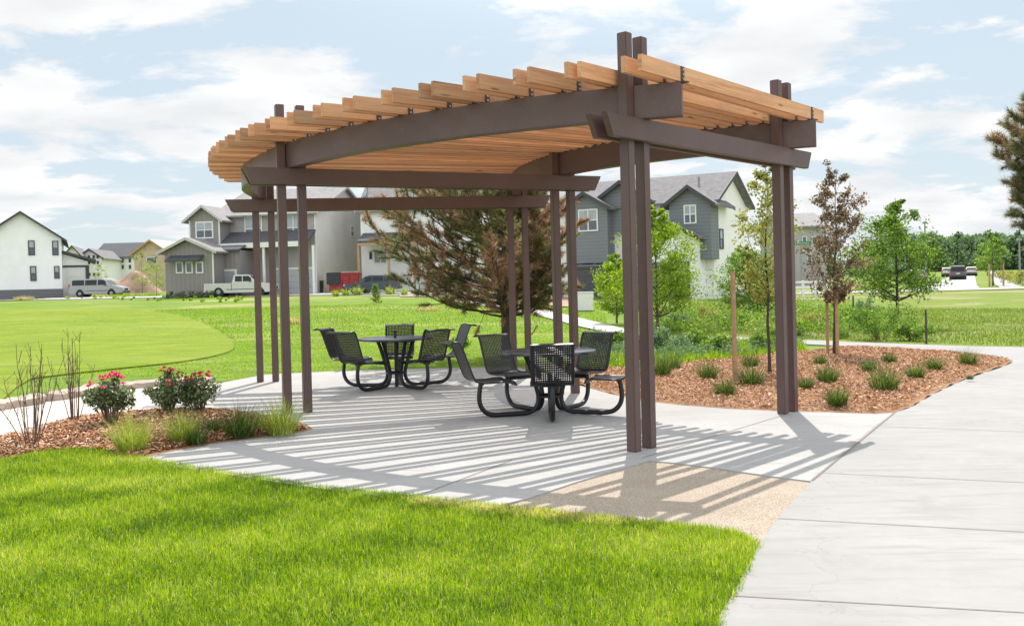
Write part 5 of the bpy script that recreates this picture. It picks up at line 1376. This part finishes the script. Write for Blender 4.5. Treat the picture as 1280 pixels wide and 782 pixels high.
# dumpster
q = put(432, 90); root = empty('dumpster', q); tag(root, 'open red dumpster with a black left end before the tan wall', 'dumpster')
m = MB(); m.prism([(-1.4, .1), (1.1, .1), (1.45, 1.75), (-1.4, 1.75)], -.9, .9, 'y'); 
m.build('bin', M['redpaint'], root, bevel=.03)
m = MB()
for x in (-.9, -.2, .5): m.box(x - .05, x + .05, -.97, -.903, .15, 1.7)
m.box(-1.45, 1.5, -.98, -.905, 1.70, 1.82); m.build('ribs', M['redpaint'], root)
m = MB(); m.box(-1.6, -.35, -1.05, .85, .75, 1.86); m.build('lid', M['blackbin'], root, bevel=.03)
m = MB(); m.box(-.3, 1.35, -.8, .8, 1.70, 1.95); m.build('debris', M['rock'], root, bevel=.1)
# black cans beside
for i, (px, c, lab) in enumerate(((399, 'blackbin', 'black wheeled bin by the corner of the tan wall'), (459, 'rock', 'tan sack standing on the dumpster side near the porch'))):
    q = put(px, 91); m = MB(); m.prism([(-.3, 0), (.3, 0), (.36, 1.05), (-.36, 1.05)], -.32, .32, 'y'); m.box(-.4, .4, -.38, .36, 1.053, 1.13); o = m.build('rubbish_bin', M[c], bevel=.02); o.location = q; tag(o, lab, 'bin')

# ------------------------------------------------------------ distant wood and shrubs along the horizon
rng = np.random.default_rng(99); C = []; R_ = []
m = MB()
for i in range(260):
    u = rng.random(); Y = 290 + 40*rng.random(); px = 1085 + (1440 - 1085)*u; X_ = on_y(px, 330, Y).x
    h = rng.uniform(9.0, 12.5); r = rng.uniform(2.2, 3.8); z0 = gz(X_, Y)
    m.tube([(X_, Y, z0 - .5), (X_, Y, z0 + h*.75)], [.25, .1], 5)
    for k in range(7):
        C.append((X_ + rng.normal(0, r*.4), Y + rng.normal(0, r*.4), z0 + h*(.15 + .12*k + .05*rng.random()))); R_.append(r*(1.0 - .09*k))
v = leaves(np.array(C), np.array(R_), 95000, .95, rng, .8, 1.0)
o = raw('wood', v, 4, M['far_leaf']); tag(o, 'dark green band of woodland closing off the road at right', 'woodland', kind='stuff')
m.build('wood_trunks', M['bark_dark'], o, fix=False)
rng = np.random.default_rng(98); C = []; R_ = []
for i in range(70):
    px = rng.uniform(905, 1130); Y = rng.uniform(180, 200); X_ = on_y(px, 330, Y).x; h = rng.uniform(1.5, 4); C.append((X_, Y, gz(X_, Y) + h*.5)); R_.append(h*.6)
for i in range(50):
    px = rng.uniform(-40, 240); Y = rng.uniform(200, 215); X_ = on_y(px, 330, Y).x; h = rng.uniform(1.5, 4); C.append((X_, Y, gz(X_, Y) + h*.5)); R_.append(h*.6)
o = raw('far_hedge', leaves(np.array(C), np.array(R_), 16000, .5, rng, .8, .9), 4, M['far_leaf']); tag(o, 'low far hedgerow on the horizon behind the houses', 'hedge', kind='stuff')

# mulch strips by the far sidewalk
strip('mulch_strip', [A2(*p) for p in [(500, 366), (560, 364), (640, 368), (720, 372)]], [A2(*p) for p in [(500, 371), (560, 371), (640, 379), (720, 384)]], .02, M['dirt'])

# ------------------------------------------------------------ camera, sun, sky
cam = bpy.data.cameras.new('camera'); co = bpy.data.objects.new('camera', cam); COL.objects.link(co); SC.camera = co
cam.sensor_fit = 'HORIZONTAL'; cam.sensor_width = 36; cam.lens = 36*F/1280; cam.shift_y = -(391 - CY)/1280; cam.clip_start = .05; cam.clip_end = 3000
fw = Vector((0, cos(PITCH), sin(PITCH))); U0 = Vector((0, -sin(PITCH), cos(PITCH))); X0 = Vector((1, 0, 0))
right = X0*cos(ROLL) - U0*sin(ROLL); up = X0*sin(ROLL) + U0*cos(ROLL)
co.matrix_world = Matrix(((right.x, up.x, -fw.x, 0), (right.y, up.y, -fw.y, 0), (right.z, up.z, -fw.z, EYE), (0, 0, 0, 1)))

EL = radians(56); AZ = atan2(.15, 1)
sd = Vector((sin(AZ)*cos(EL), cos(AZ)*cos(EL), sin(EL)))
sun = bpy.data.lights.new('sun', 'SUN'); sun.energy = 3.75; sun.angle = radians(.4); sun.color = (1, .955, .88)
so = bpy.data.objects.new('sun', sun); COL.objects.link(so); so.rotation_euler = (-sd).to_track_quat('-Z', 'Y').to_euler()

w = bpy.data.worlds.new('World'); SC.world = w; w.use_nodes = True; nt = w.node_tree; nt.nodes.clear()
N = lambda t: nt.nodes.new(t); LK = nt.links.new
outw = N('ShaderNodeOutputWorld'); bg = N('ShaderNodeBackground'); bg.inputs['Strength'].default_value = .10
sky = N('ShaderNodeTexSky'); sky.sky_type = 'NISHITA'; sky.sun_disc = False; sky.sun_elevation = EL; sky.sun_rotation = AZ; sky.air_density = 1.0; sky.dust_density = 1.2; sky.ozone_density = 1.2
tc = N('ShaderNodeTexCoord'); sep = N('ShaderNodeSeparateXYZ'); LK(tc.outputs['Generated'], sep.inputs[0])
zc = N('ShaderNodeMath'); zc.operation = 'MAXIMUM'; LK(sep.outputs['Z'], zc.inputs[0]); zc.inputs[1].default_value = 0.0
za = N('ShaderNodeMath'); za.operation = 'ADD'; LK(zc.outputs[0], za.inputs[0]); za.inputs[1].default_value = .16
dx = N('ShaderNodeMath'); dx.operation = 'DIVIDE'; LK(sep.outputs['X'], dx.inputs[0]); LK(za.outputs[0], dx.inputs[1])
dy = N('ShaderNodeMath'); dy.operation = 'DIVIDE'; LK(sep.outputs['Y'], dy.inputs[0]); LK(za.outputs[0], dy.inputs[1])
cb = N('ShaderNodeCombineXYZ'); LK(dx.outputs[0], cb.inputs[0]); LK(dy.outputs[0], cb.inputs[1])
mp = N('ShaderNodeMapping'); mp.inputs['Location'].default_value = (3.1, 1.7, 0); mp.inputs['Scale'].default_value = (1.0, 1.15, 1); LK(cb.outputs[0], mp.inputs['Vector'])
n1 = N('ShaderNodeTexNoise'); n1.inputs['Scale'].default_value = 1.5; n1.inputs['Detail'].default_value = 9; n1.inputs['Roughness'].default_value = .60; n1.inputs['Distortion'].default_value = .25; LK(mp.outputs[0], n1.inputs['Vector'])
r1 = N('ShaderNodeValToRGB'); r1.color_ramp.elements[0].position = .465; r1.color_ramp.elements[0].color = (.06, .06, .06, 1); r1.color_ramp.elements[1].position = .535; r1.color_ramp.elements[1].color = (1, 1, 1, 1); LK(n1.outputs['Fac'], r1.inputs['Fac'])
n2 = N('ShaderNodeTexNoise'); n2.inputs['Scale'].default_value = 2.3; n2.inputs['Detail'].default_value = 7; n2.inputs['Roughness'].default_value = .5; LK(mp.outputs[0], n2.inputs['Vector'])
r2 = N('ShaderNodeValToRGB'); r2.color_ramp.elements[0].position = .35; r2.color_ramp.elements[0].color = (6.2, 6.35, 6.5, 1); r2.color_ramp.elements[1].position = .62; r2.color_ramp.elements[1].color = (7.7, 7.7, 7.7, 1); LK(n2.outputs['Fac'], r2.inputs['Fac'])
# thin veil: pale blue gaps
gap = N('ShaderNodeMix'); gap.data_type = 'RGBA'; gap.inputs[0].default_value = .8; LK(sky.outputs[0], gap.inputs[6]); gap.inputs[7].default_value = (4.9, 5.75, 6.35, 1)
mixc = N('ShaderNodeMix'); mixc.data_type = 'RGBA'; LK(r1.outputs[0], mixc.inputs[0]); LK(gap.outputs[2], mixc.inputs[6]); LK(r2.outputs[0], mixc.inputs[7])
# added fill for shaded sides: sky brightened round the sun and behind the camera
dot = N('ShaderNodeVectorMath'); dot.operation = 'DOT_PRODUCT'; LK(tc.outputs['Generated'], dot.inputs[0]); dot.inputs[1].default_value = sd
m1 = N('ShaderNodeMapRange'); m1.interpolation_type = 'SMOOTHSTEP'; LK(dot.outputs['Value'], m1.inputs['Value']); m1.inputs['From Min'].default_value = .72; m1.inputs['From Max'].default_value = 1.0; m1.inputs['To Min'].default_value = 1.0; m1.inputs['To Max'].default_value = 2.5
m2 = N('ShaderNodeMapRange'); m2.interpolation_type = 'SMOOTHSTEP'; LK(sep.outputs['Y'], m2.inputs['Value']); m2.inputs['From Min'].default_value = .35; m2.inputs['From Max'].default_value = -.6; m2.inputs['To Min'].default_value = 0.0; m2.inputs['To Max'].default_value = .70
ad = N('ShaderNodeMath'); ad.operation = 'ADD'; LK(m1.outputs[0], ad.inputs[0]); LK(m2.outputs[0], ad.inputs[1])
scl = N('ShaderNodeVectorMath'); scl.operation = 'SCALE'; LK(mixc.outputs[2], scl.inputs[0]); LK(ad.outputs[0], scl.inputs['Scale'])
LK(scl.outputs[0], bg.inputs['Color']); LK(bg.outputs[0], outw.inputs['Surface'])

SC.view_settings.view_transform = 'Standard'; SC.view_settings.look = 'None'; SC.view_settings.gamma = 1; SC.view_settings.exposure = .45
SC.render.engine = 'CYCLES'; SC.render.resolution_x = 1024; SC.render.resolution_y = 625
SC.cycles.max_bounces = 8; SC.cycles.transparent_max_bounces = 8
